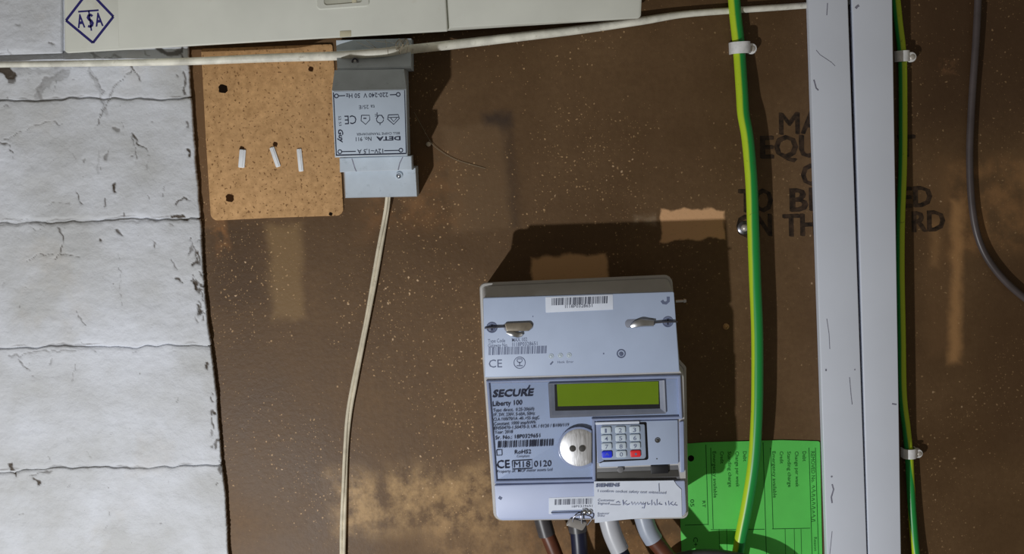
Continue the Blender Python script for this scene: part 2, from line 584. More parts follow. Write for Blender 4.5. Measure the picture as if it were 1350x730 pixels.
    def bars(self, p0, p1, hpx, h, seed, count=46):
        rnd = random.Random(seed)
        ws = [rnd.choice((1, 1, 1, 2, 2, 3)) for _ in range(count * 2)]
        tot = sum(ws); t = 0
        dx, dy = p1[0] - p0[0], p1[1] - p0[1]
        for i, w in enumerate(ws):
            if i % 2 == 0:
                a, b = t / tot, (t + w) / tot
                q = [(p0[0] + dx * a, p0[1] + dy * a), (p0[0] + dx * b, p0[1] + dy * b)]
                bb = len(self.v)
                for (x, y) in (q[0], q[1], (q[1][0] + 0.04 * hpx, q[1][1] - hpx), (q[0][0] + 0.04 * hpx, q[0][1] - hpx)):
                    self.v.append(P(x, y, h))
                self.f.append((bb, bb + 1, bb + 2, bb + 3))
            t += w
        return self

    def text(self, s, p0, p1, hpx, h, bold=0.0, shear=0.0):
        """flat lettering from baseline start p0 to baseline end p1 (pixels), capitals hpx high"""
        V, F, x0, x1 = glyphs(s, bold)
        a, b = Vector(W(p0[0], p0[1], h)), Vector(W(p1[0], p1[1], h))
        ex = (b - a)
        sx = ex.length / max(x1 - x0, 1e-6)
        ex.normalize()
        ey = Vector((-ex.y, ex.x))
        sy = hpx * 0.503 * (1 - h / 850) / CAP
        o = len(self.v)
        for (x, y) in V:
            q = a + ex * ((x - x0) * sx + y * shear * sy) + ey * (y * sy)
            self.v.append(Vector((q.x, -h, q.y)))
        self.f += [tuple(i + o for i in f) for f in F]
        return self


_g = {}


def glyphs(s, bold):
    if (s, bold) in _g:
        return _g[(s, bold)]
    cu = bpy.data.curves.new('lettering', 'FONT')
    cu.body = s; cu.resolution_u = 2; cu.offset = bold
    ob = bpy.data.objects.new('lettering', cu)
    COL.objects.link(ob)
    bpy.context.view_layer.update()
    me = bpy.data.meshes.new_from_object(ob.evaluated_get(bpy.context.evaluated_depsgraph_get()))
    V = [(v.co.x, v.co.y) for v in me.vertices]
    F = [tuple(p.vertices) for p in me.polygons]
    bpy.data.objects.remove(ob); bpy.data.curves.remove(cu); bpy.data.meshes.remove(me)
    xs = [v[0] for v in V] or [0, 1]
    _g[(s, bold)] = (V, F, min(xs), max(xs))
    return _g[(s, bold)]


CAP = max(y for x, y in glyphs('H', 0.0)[0])
ORG = {}


def tag(o, label=None, cat=None, group=None, kind=None):
    for k, v in (('label', label), ('category', cat), ('group', group), ('kind', kind)):
        if v:
            o[k] = v
    return o


def thing(name, at, label, cat, group=None):
    o = bpy.data.objects.new(name, None)
    o.empty_display_size = 0.01
    COL.objects.link(o)
    o.location = at * S
    ORG[o.name] = at.copy()
    return tag(o, label, cat, group)


def build(name, mb, mat, parent=None, smooth=True, angle=32, label=None, flat=False, **attrs):
    if parent is not None:
        org = ORG[parent.name]
    else:
        lo = Vector([min(v[i] for v in mb.v) for i in range(3)]); hi = Vector([max(v[i] for v in mb.v) for i in range(3)])
        org = Vector(((lo.x + hi.x) / 2, hi.y, (lo.z + hi.z) / 2))
    me = bpy.data.meshes.new(name)
    me.from_pydata([(v - org) * S for v in mb.v], [], mb.f)
    if mb.uv:
        ul = me.uv_layers.new(name='UVMap')
        for p in me.polygons:
            q = mb.uv.get(p.index)
            if q:
                for li, uvc in zip(p.loop_indices, q):
                    ul.data[li].uv = uvc
    if not flat:
        bm = bmesh.new(); bm.from_mesh(me)
        bmesh.ops.recalc_face_normals(bm, faces=bm.faces)
        bm.to_mesh(me); bm.free()
    me.materials.append(mat)
    if smooth and not flat:
        me.polygons.foreach_set('use_smooth', [i not in mb.caps for i in range(len(me.polygons))])
        me.set_sharp_from_angle(angle=math.radians(angle))
    o = bpy.data.objects.new(name, me)
    COL.objects.link(o)
    if parent is not None:
        o.parent = parent
    else:
        o.location = org * S
    ORG[o.name] = org
    if label:
        o['label'] = label
    return o


# ------------------------------------------------------------------ the setting: wall behind, painted brick wall
mb = MB(); mb.px([(-960, -330), (1800, -400), (1800, 1120), (-960, 1180)], -40, -14)
tag(build('wall_back', mb, M['brick']), kind='structure')

EDGE = [(246, -60), (247, 60), (248, 90), (252, 150), (258, 230), (264, 310), (268, 380), (275, 440), (284, 520), (290, 600), (296, 650), (302, 760)]


def edge_x(y):
    for (x0, y0), (x1, y1) in zip(EDGE, EDGE[1:]):
        if y <= y1:
            return x0 + (x1 - x0) * (y - y0) / (y1 - y0)
    return EDGE[-1][0]


CRACKS = [  # hair cracks and chips in the paint: points, width px, strength
    ([(-4, 187), (13, 192), (18, 207)], 1.6, .9), ([(0, 187), (30, 172), (65, 160), (80, 163)], 1.1, .7),
    ([(120, 95), (137, 120), (133, 150)], 1.6, .6), ([(175, 90), (150, 115), (145, 128), (133, 155), (125, 168)], 1.5, .75),
    ([(173, 88), (187, 107)], 1.8, .9), ([(175, 173), (180, 187), (195, 200)], 1.8, .9), ([(175, 180), (181, 218)], 1.2, .8),
    ([(150, 168), (156, 172)], 5, .6), ([(144, 195), (138, 211)], 2.2, .6), ([(131, 200), (129, 228)], 4, .28),
    ([(88, 92), (60, 104), (50, 116), (54, 130)], 3.5, .5), ([(0, 88), (14, 98)], 15, .95), ([(70, 122), (75, 112), (72, 104)], 1.2, .5),
    ([(150, 241), (152, 252)], 5, .95), ([(100, 253), (109, 270)], 2, .9), ([(138, 262), (137, 272)], 2, .8),
    ([(233, 268), (241, 261), (250, 263)], 3.2, .95), ([(228, 285), (240, 285), (247, 290)], 5, 1.0), ([(163, 280), (164, 283)], 3, .8),
    ([(76, 297), (82, 315), (81, 333), (70, 342)], 1.3, .9), ([(81, 334), (108, 338)], 1.1, .8), ([(32, 344), (55, 334), (68, 336)], 1.0, .8),
    ([(157, 335), (160, 402)], 1.0, .5), ([(232, 366), (241, 374)], 2.6, .95), ([(154, 304), (160, 311)], 3, .8),
    ([(133, 317), (134, 318)], 3, .9), ([(217, 244), (216, 257)], 1.0, .7), ([(202, 316), (204, 326)], 1.3, .8), ([(226, 340), (234, 356)], 1.2, .7),
    ([(103, 412), (106, 422), (114, 428)], 1.6, .7), ([(38, 298), (48, 303), (58, 300), (62, 292)], 1.3, .6),
    ([(26, 472), (30, 482), (40, 487)], 1.5, .8), ([(13, 612), (21, 628)], 4, .9), ([(44, 628), (52, 636)], 3, .9), ([(40, 625), (70, 622)], 1.4, .7),
    ([(64, 480), (70, 474)], 1.2, .6), ([(60, 272), (76, 266), (92, 268)], 1.2, .5), ([(100, 480), (96, 500)], 1, .5),
    ([(194, 221), (196, 213)], 4, .35), ([(196, 205), (198, 206)], 2, .5), ([(20, 100), (14, 108)], 8, .7),
    ([(205, 64), (226, 72), (240, 66)], 7, .75), ([(118, 62), (126, 76)], 6, .5), ([(128, 76), (160, 74)], 2, .5),
    ([(14, 92), (50, 94), (88, 92)], 11, .30), ([(50, 124), (64, 106), (88, 98)], 9, .36), ([(118, 92), (130, 112), (140, 148)], 7, .30), ([(150, 112), (140, 140)], 6, .28), ([(20, 30), (26, 34)], 3, .5), ([(66, 55), (70, 58)], 4, .7), ([(60, 10), (72, 60)], 5, .16), ([(10, 62), (14, 74)], 2, .4),
    ([(196, 212), (194, 222)], 10, .16), ([(10, 470), (60, 462), (100, 463)], 2.2, .5), ([(0, 296), (30, 290), (60, 297)], 2, .45), ([(160, 292), (226, 289)], 4, .3),
    ([(240, 62), (241, 82)], 3, .8), ([(243, 95), (244, 124)], 3.2, .8), ([(190, 70), (200, 72)], 3, .5),
]
rnd = random.Random(3)
for i in range(46):                           # flaked edge beside the board
    y = rnd.choice((rnd.uniform(80, 650), rnd.uniform(310, 420)))
    x = edge_x(y) - rnd.uniform(1, 15) * rnd.random() - 2
    CRACKS.append(([(x, y), (x + rnd.uniform(-3, 3), y + rnd.uniform(2, 10))], rnd.uniform(1.5, 4.5), rnd.uniform(.6, 1)))
for i in range(40):
    x, y = rnd.uniform(0, 240), rnd.uniform(90, 720)
    CRACKS.append(([(x, y), (x + rnd.uniform(-6, 6), y + rnd.uniform(-3, 8))], rnd.uniform(.8, 1.8), rnd.uniform(.3, .7)))


def joint_wave(x, k):
    return noise.noise(Vector((x * 0.02, k * 7.7, 3))) * 4.5 + noise.noise(Vector((x * 0.07, k * 5.3, 6))) * 2.2


def brick_mesh(quad, h_face, h_back, seed, right_edge, row):
    """an uneven, thickly painted brick: a fine grid with rolled edges, cracks cut in and chips"""
    (ax, ay), (bx, by), (cx, cy), (dx, dy) = quad     # tl, tr, br, bl in px
    step = 1.8
    nu = max(4, int(max(bx - ax, cx - dx) / step)); nv = max(4, int(max(dy - ay, cy - by) / step))
    if bx < -20 or (right_edge is False and bx < 10):
        nu, nv = nu // 4, nv // 4
    U, V = np.meshgrid(np.linspace(0, 1, nu + 1), np.linspace(0, 1, nv + 1))
    X = (ax * (1 - U) + bx * U) * (1 - V) + (dx * (1 - U) + cx * U) * V
    Y = (ay * (1 - U) + by * U) * (1 - V) + (dy * (1 - U) + cy * U) * V
    if right_edge:                             # follow the ragged paint edge beside the board
        xe = np.vectorize(edge_x)(Y)
        lo = ax * (1 - V) + dx * V
        jag = np.vectorize(lambda y: noise.noise(Vector((y * 0.05, 3.3, 0))) * 1.6 + noise.noise(Vector((y * 0.35, 1.0, 5))) * 1.1)(Y)
        X = lo + (xe + jag - lo) * U
    jw = np.vectorize(joint_wave)
    Y = Y + ((1 - V) * jw(X, row) if row > 1 else 0) + (V * jw(X, row + 1) if row > 0 else 0)
    nz = np.vectorize(lambda x, y: noise.fractal(Vector((x * 0.012, y * 0.02, seed)), 1.0, 2.1, 4) * 1.0)(X, Y)
    wav = np.vectorize(lambda x: noise.noise(Vector((x * 0.025, seed * 3.1, 1))) * 6 + noise.noise(Vector((x * 0.09, seed * 1.7, 4))) * 3 + noise.noise(Vector((x * 0.25, seed * 1.3, 9))) * 1.5)(X)
    hgt = (dy - ay) * (1 - U) + (cy - by) * U
    dv0 = V * hgt + wav * 0.5
    dv1 = (1 - V) * hgt + wav * 0.7
    du0 = X - (ax * (1 - V) + dx * V); du1 = (bx * (1 - V) + cx * V) - X
    if right_edge:
        du1 = np.full_like(du1, 99.0)
    d = np.minimum(np.minimum(dv0, dv1), np.minimum(du0, du1))
    t = np.clip((d + 2) / 7.0, 0, 1)
    roll = t * t * (3 - 2 * t)
    n2 = np.vectorize(lambda x, y: noise.fractal(Vector((x * 0.035, y * 0.06, seed + 31)), 0.9, 2.0, 4))(X, Y)
    lay = np.vectorize(lambda x, y: noise.noise(Vector((x * 0.011, y * 0.006, seed + 50))))(X, Y)
    dep = np.clip(0.75 + 1.7 * lay, 0.1, 1.9)
    H = (h_face - dep) + dep * roll + nz * 0.55 + n2 * 0.26
    # dirt that gathers along the lower joints
    nj = np.vectorize(lambda x, y: noise.noise(Vector((x * 0.03, y * 0.08, seed + 7))))(X, Y)
    G = np.clip((2.0 - np.abs(dv1 - 1)) / 2.5, 0, 1) * np.clip(nj * 2.2 + 0.25, 0, 0.8)
    WX = X + np.vectorize(lambda x, y: noise.noise(Vector((x * 0.13, y * 0.13, 2.2))))(X, Y) * 4
    WY = Y + np.vectorize(lambda x, y: noise.noise(Vector((x * 0.13, y * 0.13, 8.8))))(X, Y) * 4
    for pts, w, k in CRACKS:
        if max(p[0] for p in pts) < X.min() - 12 or min(p[0] for p in pts) > X.max() + 12 or max(p[1] for p in pts) < Y.min() - 12 or min(p[1] for p in pts) > Y.max() + 12:
            continue
        best = np.full_like(X, 1e9)
        for (x0, y0), (x1, y1) in zip(pts, pts[1:]):
            ll = max((x1 - x0) ** 2 + (y1 - y0) ** 2, 1e-6)
            tt = np.clip(((WX - x0) * (x1 - x0) + (WY - y0) * (y1 - y0)) / ll, 0, 1)
            best = np.minimum(best, np.hypot(WX - x0 - tt * (x1 - x0), WY - y0 - tt * (y1 - y0)))
        rough = 1 + 0.5 * nj
        kk = np.clip((w * 0.42 * rough + 0.75 - best) / 1.2, 0, 1) * k
        G = np.maximum(G, kk)
        H = H - 0.7 * kk
    m = MB()
    C, F = CAM, FWD
    for j in range(nv + 1):
        for i in range(nu + 1):
            m.v.append(P(X[j, i], Y[j, i], H[j, i]))
    w1 = nu + 1
    for j in range(nv):
        for i in range(nu):
            a = j * w1 + i
            m.f.append((a, a + 1, a + w1 + 1, a + w1))
    g = list(G.ravel())
    # sides back to the bed
    rim = [i for i in range(w1)] + [j * w1 + nu for j in range(1, nv + 1)] + [nv * w1 + i for i in range(nu - 1, -1, -1)] + [j * w1 for j in range(nv - 1, 0, -1)]
    b = len(m.v)
    for r in rim:
        v = m.v[r]
        m.v.append(Vector((v.x, -h_back, v.z))); g.append(g[r])
    n = len(rim)
    for i in range(n):
        j = (i + 1) % n
        m.f.append((rim[i], rim[j], b + j, b + i))
    m.f.append(tuple(range(b, b + n)))
    return m, g


mb = MB()
poly = [(-960, -330)] + [(246, -330)] + [(x - 3, y) for x, y in EDGE] + [(312, 1100), (-960, 1180)]
mb.plate([W(x, y, 5.3) for x, y in poly], -12, 5.3)
wall_left = tag(build('wall_left', mb, M['brick']), kind='structure')


def jt(J, x):
    return J - 0.018 * (x - 125)


rows = [(-78, 80, [82], 0), (85, 129.5, [-75], 6.6), (131.5, 288.5, [-60], 6.8), (291, 455.5, [-45], 7.0), (457.5, 616.5, [-55], 6.8), (618.5, 775, [-30], 6.8)]
for ri, (j0, j1, cuts, hf) in enumerate(rows):
    xs = [-930, cuts[0] - 430] + cuts + [None]
    for bi in range(len(xs) - 1):
        x0 = xs[bi] + (1.5 if bi else 0)
        last = xs[bi + 1] is None
        x1 = edge_x((j0 + j1) / 2) if last else xs[bi + 1] - 1.5
        q = [(x0, jt(j0, x0)), (x1, jt(j0, x1)), (x1, jt(j1, x1)), (x0, jt(j1, x0))]
        face = hf
        if ri == 0:
            face = 6.0 if last else 9.5
            if not last:
                q[2], q[3] = (x1, 84 - 14 * max(0, x1) / 80), (x0, 84)
        m_, g_ = brick_mesh(q, face, 2.0, 11.3 * ri + 3.7 * bi, last, ri)
        o = build('brick', m_, M['brick'], wall_left, angle=180)
        at = o.data.attributes.new('grime', 'FLOAT', 'POINT')
        at.data.foreach_set('value', g_)

# ------------------------------------------------------------------ brown meter board and what is painted on it
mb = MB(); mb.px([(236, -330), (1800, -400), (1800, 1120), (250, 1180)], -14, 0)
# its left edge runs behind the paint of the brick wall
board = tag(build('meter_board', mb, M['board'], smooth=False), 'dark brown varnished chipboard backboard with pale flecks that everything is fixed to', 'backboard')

for s, x0, y0, x1, y1, hp in (('MA', 1028, 177, 1083, 175, 28), ('EQU', 1003, 208, 1078, 206, 28), ('O', 1057, 244, 1082, 243, 27),
                              ('TO', 974, 279, 1018, 278, 29), ('BE', 1042, 278, 1087, 276, 29), ('ON', 972, 312, 1017, 310, 28), ('TH', 1033, 311, 1077, 309, 28),
                              ('ED', 1187, 273, 1228, 271, 26), ('RD', 1203, 305, 1245, 303, 26), ('T', 1184, 206, 1206, 205, 27)):
    mb = MB()
    for q in range(3):
        mb.text(s, (x0 + q * 1.1 - 1, y0 + q * .4), (x1 + q * 1.1 - 1, y1 + q * .4), hp, 0.10 + .02 * q, 0.0 if 'M' in s else 0.012)
    build('stencil_word', mb, M['stencil'], board, flat=True)
mb = MB(); mb.dome(957, 430, 4.5, -0.5, 2.2); build('paint_lump', mb, M['chip'], board)

o = thing('screw_head', P(981, 300, 0), 'dark domed screw head in the board beside the left earth cable', 'screw')
mb = MB(); mb.dome(981, 300, 9.5, -0.2, 1.6); build('washer', mb, M['dark_steel'], o)
mb = MB(); mb.dome(982, 300, 5.0, 1.2, 2.2); build('head', mb, M['nail'], o)

# pale chipboard panel
o = thing('chipboard_panel', P(360, 290, 0), 'pale raw chipboard panel with rounded lower corners beside the white brickwork', 'panel')
mb = MB(); mb.px([(265, 64, 3), (438, 58, 3), (446, 150), (453, 284, 9), (360, 287), (278, 291, 9), (271, 180)], -0.2, 1.6, 0.3)
build('sheet', mb, M['chip'], o)
for x, y, r, mt in ((294, 117, 6, 'hole'), (303, 261, 5.5, 'hole_brown'), (410, 91, 3.5, 'hole_brown'), (363, 190, 3.2, 'hole_brown'), (319, 196, 3.4, 'hole_brown'), (436, 282, 2.5, 'hole')):
    x_, z_ = W(x, y, 1.6)
    rr = r * 0.5
    ring0 = [(x_ + rr * (1 + 0.14 * math.sin(3 * i + r)) * math.cos(i / 12 * 2 * math.pi), z_ + rr * (1 + 0.14 * math.sin(2 * i)) * math.sin(i / 12 * 2 * math.pi)) for i in range(12)]
    mb = MB(); mb.loft([(ring0, 1.55), (ring0, 1.68), (inset(ring0, rr * 0.25), 1.66)])
    build('screw_hole', mb, M[mt], o)

# three cut strips poking through the panel
for (x0, y0, x1, y1, w, lab) in ((320, 197, 318, 221, 8.5, 'short fat white plastic strip under a dark hole, leftmost in the pale panel'),
                                 (358, 194, 367, 220, 6.5, 'slanting white plastic strip, middle of the three in the pale panel'),
                                 (394, 196, 397, 226, 6.5, 'long upright white plastic strip, the one of the three nearest the transformer')):
    t = thing('plastic_strip', P((x0 + x1) / 2, (y0 + y1) / 2, 1.6), lab, 'plastic strip', 'white strips in the chipboard panel')
    d = Vector((x1 - x0, y1 - y0)).normalized(); nn = Vector((-d.y, d.x)) * w / 2
    mb = MB(); mb.px([(x0 + nn.x, y0 + nn.y, 1.2), (x0 - nn.x, y0 - nn.y, 1.2), (x1 - nn.x, y1 - nn.y, 1.5), (x1 + nn.x, y1 + nn.y, 1.5)], 1.3, 2.6, 0.35)
    build('strip', mb, M['plug'], t)
    mb = MB()
    off = nn * 0.25
    mb.tube([P(x0 - off.x + d.x, y0 - off.y + d.y, 2.6), P(x1 - off.x - d.x, y1 - off.y - d.y, 2.6)], 0.35, 8)
    build('ridge', mb, M['plug'], t)

# ------------------------------------------------------------------ white enclosure along the top
box = thing('wall_enclosure', P(450, 20, 0), 'cream plastic enclosure across the top with a blue diamond emblem', 'enclosure')
HB = 30.0
mb = MB(); mb.px([(86, -260, 4), (862, -300, 4), (841, 22, 5), (592, 38), (88, 66, 4)], 11.5, HB - 3, 0.8)
build('body', mb, M['box'], box)
mb = MB(); mb.px([(82, -262, 4), (570, -290, 2), (590.5, 41, 1), (85, 70, 4)], HB - 2.8, HB, 0.9)
o_ = build('cover_panel', mb, M['box'], box)
mb = MB(); mb.px([(571.5, -290, 2), (862, -304, 4), (845, 24, 5), (592, 37, 1)], HB - 2.8, HB - 0.2, 0.9)
build('cover_panel', mb, M['box'], box)
# finger latch near the middle
outer = rpoly([(416, -20, 3), (486, -23, 3), (487, 8, 5), (418, 13, 5)], HB + 0.8)
inner = rpoly([(427, -15, 2), (476, -17, 2), (477, 2, 3), (428, 6, 3)], HB + 0.8)
mb = MB(); mb.ring(outer, inner, HB - 0.4, HB + 0.8, 0.5); build('latch_frame', mb, M['box'], box)
mb = MB(); mb.plate(inset(inner, -0.2), HB - 0.6, HB + 0.15); lt = build('latch', mb, M['box_dark'], box)
mb = MB(); mb.px([(464, -14, 1), (470, -14, 1), (470, 3, 1), (464, 4, 1)], HB, HB + 0.7, 0.2); build('latch_rib', mb, M['ivory'], lt)
mb = MB(); mb.px([(448, 41, 1), (463, 40, 1), (463, 48, 1), (448, 49, 1)], HB - 0.6, HB + 0.25, 0.15); build('blanking_plug', mb, M['ivory'], box)
mb = MB(); mb.px([(86.5, -40, 1), (154, -44, 1), (157, 62, 1), (89, 66, 1)], HB - 0.2, HB + 0.12, 0.05); st = build('emblem_sticker', mb, M['box'], box)
mb = MB()
h = HB + 0.2
dm = [(87, 27), (117, -12), (149.5, 22), (122.5, 56.5)]
for a, b in zip(dm, dm[1:] + dm[:1]):
    mb.stroke([a, b], 3.2, h)
mb.stroke([(103, 15.5), (130, 13.5)], 2.2, h)
mb.text('A', (102.5, 36.5), (112.5, 35.5), 16, h, 0.03); mb.text('A', (126, 34.5), (136.5, 33.5), 16, h, 0.03)
mb.stroke([(121.8, 21.5), (119.5, 19.6), (116.6, 20.6), (115.6, 23), (117.2, 25.6), (120.4, 27.6), (122.2, 30.5), (121.4, 33.6), (118.6, 35.2), (116, 34.2)], 3.2, h)
mb.stroke([(117, 14), (120.5, 40.5)], 2.0, h)
build('emblem', mb, M['ink_blue'], st, flat=True, label='navy diamond with letters A A and a barred S')

# ------------------------------------------------------------------ bell transformer
tr = thing('bell_transformer', P(495, 160, 0), 'pale grey bell transformer with an upside-down printed label under the enclosure', 'transformer')


def xz(pts, h):
    return [W(p[0], p[1], h) for p in pts]


# main body: label face on top of a block whose upper end slopes back
mb = MB()
fr = xz([(437.5, 118.5), (535.5, 116.5), (537.5, 205), (441.5, 207.5)], 55)
up_ = (Vector(fr[0]) - Vector(fr[3])).normalized()
ext = (Vector(W(443, 92.5, 38)) - Vector(fr[0])).dot(up_)
nar = Vector((-2.2, 0))
bk = [tuple(Vector(fr[0]) + up_ * ext), tuple(Vector(fr[1]) + up_ * ext + nar), tuple(Vector(fr[2]) + nar), fr[3]]
bs = bk
mb.loft([(bs, 1.0), (bk, 38), (fr, 54.4), (inset(fr, 0.6), 55)])
build('body', mb, M['trf'], tr)
# lower terminal end
mb = MB()
f1 = xz([(454, 218), (544, 217), (545, 224), (455, 226)], 30)
t0 = xz([(447.5, 208), (542.5, 205), (543.5, 224), (448, 227)], 34)
mb.loft([(t0, 20), (t0, 33.5), (inset(t0, 0.5), 34)])
build('terminal_shoulder', mb, M['trf'], tr)
mb = MB()
t1b = xz([(453, 222), (548.5, 219.5), (550, 259), (455, 261)], 20)
t1f = xz([(449, 206), (544, 203), (549.5, 257), (456, 259.5)], 33)
mb.loft([(t1b, 0.5), (t1b, 20), (xz([(455, 224), (547.5, 221.5), (549.5, 258), (456, 260)], 22.5), 22.5)])
build('terminal_cover', mb, M['trf'], tr)
mb = MB()
q0 = xz([(460, 208), (530, 206), (524, 228), (468, 240)], 35.5)
mb.loft([(xz([(455, 209), (535, 206), (528, 252), (470, 254)], 22.6), 22.4), (xz([(460, 210), (529, 208), (524, 228), (467, 240)], 31), 31)])
# upper terminal end, running up to the enclosure
mb2 = MB()
e0 = xz([(443, 53), (542, 50.5), (542.5, 92), (445, 95)], 22)
mb2.loft([(e0, 0.5), (e0, 21.7), (xz([(443.4, 53.5), (541.6, 51), (542.2, 92), (445.3, 95)], 22), 22), (xz([(443.6, 66), (541.6, 62.5), (542.2, 91.5), (445.5, 94.5)], 22.2), 22.2), (xz([(444.6, 90), (541.6, 87.5), (541.8, 90), (444.8, 92.5)], 36.5), 36.5)])
build('terminal_cover', mb2, M['trf'], tr)
for pts in ([(464, 209), (468, 222), (470, 226)], [(531, 207), (527, 215), (525, 224)]):
    mb = MB(); mb.stroke(pts, 1.3, 34.06); build('grime_line', mb, M['scuff'], tr, flat=True)
for x, y, hh, r in ((526, 231.5, 23.0, 4.6), (468, 80.5, 32.0, 4.6)):
    mb = MB(); mb.washer(x, y, r, r * 0.72, hh - 4, hh + 0.6, 16); sc = build('screw_well', mb, M['trf'] if y > 100 else M['dark_steel'], tr)
    mb = MB(); mb.dome(x, y, r * 0.66, hh - 0.6, 1.2); build('terminal_screw', mb, M['steel'], tr)
mb = MB(); mb.plate(inset(fr, 1.0), 54.9, 55.25, 0.08)
lb = build('label_plate', mb, M['trf_label'], tr)
mb = MB(); h = 55.33
mb.stroke([(439.5, 122), (443.5, 205)], 1.3, h); mb.stroke([(443, 204.5), (535.5, 202.3)], 1.6, h); mb.stroke([(533.2, 119), (535.4, 202)], 0.8, h)
for cx, cy in ((443.5, 126.5), (525, 124.5), (448, 200), (528.5, 198)):
    mb.loop(cx, cy, 2.5, 1.2, h, 14)
mb.stroke([(446, 126.4), (455, 126)], 1.2, h); mb.stroke([(514, 125), (522, 124.7)], 1.2, h)
mb.stroke([(450.5, 199.9), (469, 199.5)], 1.2, h); mb.stroke([(506.5, 198.7), (526, 198.2)], 1.2, h)
mb.text('220-240 V  50 Hz', (511.5, 122), (456, 123.6), 5.6, h, 0.01)
mb.text('ta 25/E', (494, 138.3), (473, 139), 4.6, h)
mb.text('CE', (469.5, 152), (454, 152.6), 11, h)
mb.stroke([(476.5, 152), (487, 152), (487.5, 158), (482, 164), (476, 159), (476.5, 152)], 1, h); mb.stroke([(479, 156), (483, 156)], 1.4, h)
mb.loop(501, 157.5, 4.6, 1, h, 10, 0, math.pi); mb.stroke([(496, 157), (499, 152), (503, 152), (506, 156.5)], 1.3, h); mb.stroke([(501, 162), (501, 165)], 1, h); mb.text('F', (497.5, 148.2), (494, 148.3), 5, h)
mb.stroke([(512, 151.5), (525, 151), (526.5, 156), (519, 164), (511, 157), (512, 151.5)], 1.1, h); mb.stroke([(512, 155), (526, 154.5)], .9, h); mb.stroke([(515, 155.5), (519, 160.5), (523, 155.5)], .9, h)
mb.text('BELL CHIME TRANSFORMER', (527, 174), (470, 175.5), 3.0, h)
mb.text('DETA', (528, 179.5), (496, 180.3), 5.0, h, 0.035)
mb.text('No. 911', (489.5, 180.4), (469, 181), 5.0, h, 0.008)
mb.text('12V~1,5 A', (505, 196.2), (471, 197), 5.4, h, 0.01)
mb.text('52 53', (446, 153), (447, 166), 3.2, h)
mb.text('Guy', (445.5, 170), (447.5, 187.5), 6.0, h, 0.03, 0.25)
build('print', mb, M['ink'], lb, flat=True)

# twin bell flex hanging from it
cord = thing('bell_flex', P(512, 260, 6), 'thin cream twin flex hanging from the bell transformer', 'cable')
path = [(512, 252), (510.5, 270), (507, 292), (501, 325), (494, 365), (485, 415), (476, 460), (467, 505), (460, 545), (456, 590), (454, 640), (452, 700), (451, 780), (449, 860)]
for sgn in (-1, 1):
    pts = []
    for i, (x, y) in enumerate(path):
        ph = 0.45 * math.sin(y / 55.0)
        pts.append(P(x + sgn * 2.0 * math.cos(ph * 2), y, (10 if i == 0 else 6 if i == 1 else 3.2) + sgn * 1.0 * math.sin(ph * 2)))
    mb = MB(); mb.tube(pts, 1.15, 10, 6)
    build('core', mb, M['cord'], cord)

# ------------------------------------------------------------------ long white cable under the enclosure
mb = MB()
wp = [(-900, 100, 10), (-60, 86, 10.5), (40, 84.5, 11.5), (150, 83, 12), (245, 81, 12), (340, 77, 12), (400, 75, 14), (445, 73.5, 26), (500, 69.5, 30), (545, 64.5, 22), (600, 58.5, 8), (680, 49, 5), (760, 39.5, 3.6), (845, 27.5, 3.2), (900, 19, 2.6), (970, 13.5, 2.6), (1066, 7, 2.6), (1120, 3, 2.6)]
mb.tube([P(x, y, hh) for x, y, hh in wp], [2.0, 2.0, 2.0, 2.1, 2.4, 2.7, 2.8, 2.8, 2.8, 2.9, 3.0, 3.0, 2.9, 2.7, 2.2, 2.1, 2.0, 2.0], 12, 6)
tag(build('cable', mb, M['cable_white']), 'long dirty white cable running just below the cream enclosure', 'cable')

# cobweb
mb = MB()
rnd = random.Random(5)
for i in range(11):
    x0 = 530 + rnd.uniform(-7, 9)
    mb.tube([P(x0, 51 + rnd.uniform(-1, 2), 30), P(x0 + rnd.uniform(-5, 5), 58, 29 + rnd.uniform(0, 5)), P(530 + rnd.uniform(-9, 10), 66 + rnd.uniform(-2, 5), 30.5)], 0.16 + 0.25 * rnd.random() ** 3, 5, 4)
for pts in ([(470, 55), (487, 62), (505, 64), (530, 58)], [(483, 53), (494, 62), (503, 70)], [(508, 52), (510, 62), (512, 72)], [(495, 54), (520, 57)]):
    mb.tube([P(x, y, 31 + 2 * math.sin(x)) for x, y in pts], 0.13, 5, 4)
tag(build('cobweb', mb, M['web']), 'dusty cobweb strands gathered on the white cable above the transformer', 'cobweb', kind='stuff')
sw = thing('cocoon', P(565, 190, 3), 'tiny pale cocoon on a thread right of the transformer', 'cocoon')
mb = MB(); mb.dome(565, 190, 3.2, 1.0, 1.6); mb.dome(565, 190, 3.2, 1.0, -0.9); build('pod', mb, M['egg'], sw)
mb = MB(); mb.tube([P(546, 148, 20), P(556, 166, 8), P(566, 184, 2.6), P(574, 194, 1.2), P(600, 210, 0.8), P(640, 222, 0.6)], 0.14, 5, 5); build('thread', mb, M['web'], sw)


# ------------------------------------------------------------------ earth cables and their clips
def earth(pts, r, twist, u0, name, label):
    mb = MB(); mb.tube([P(*p) for p in pts], r, 20, 8, twist, u0)
    return tag(build(name, mb, M['earth']), label, 'cable')


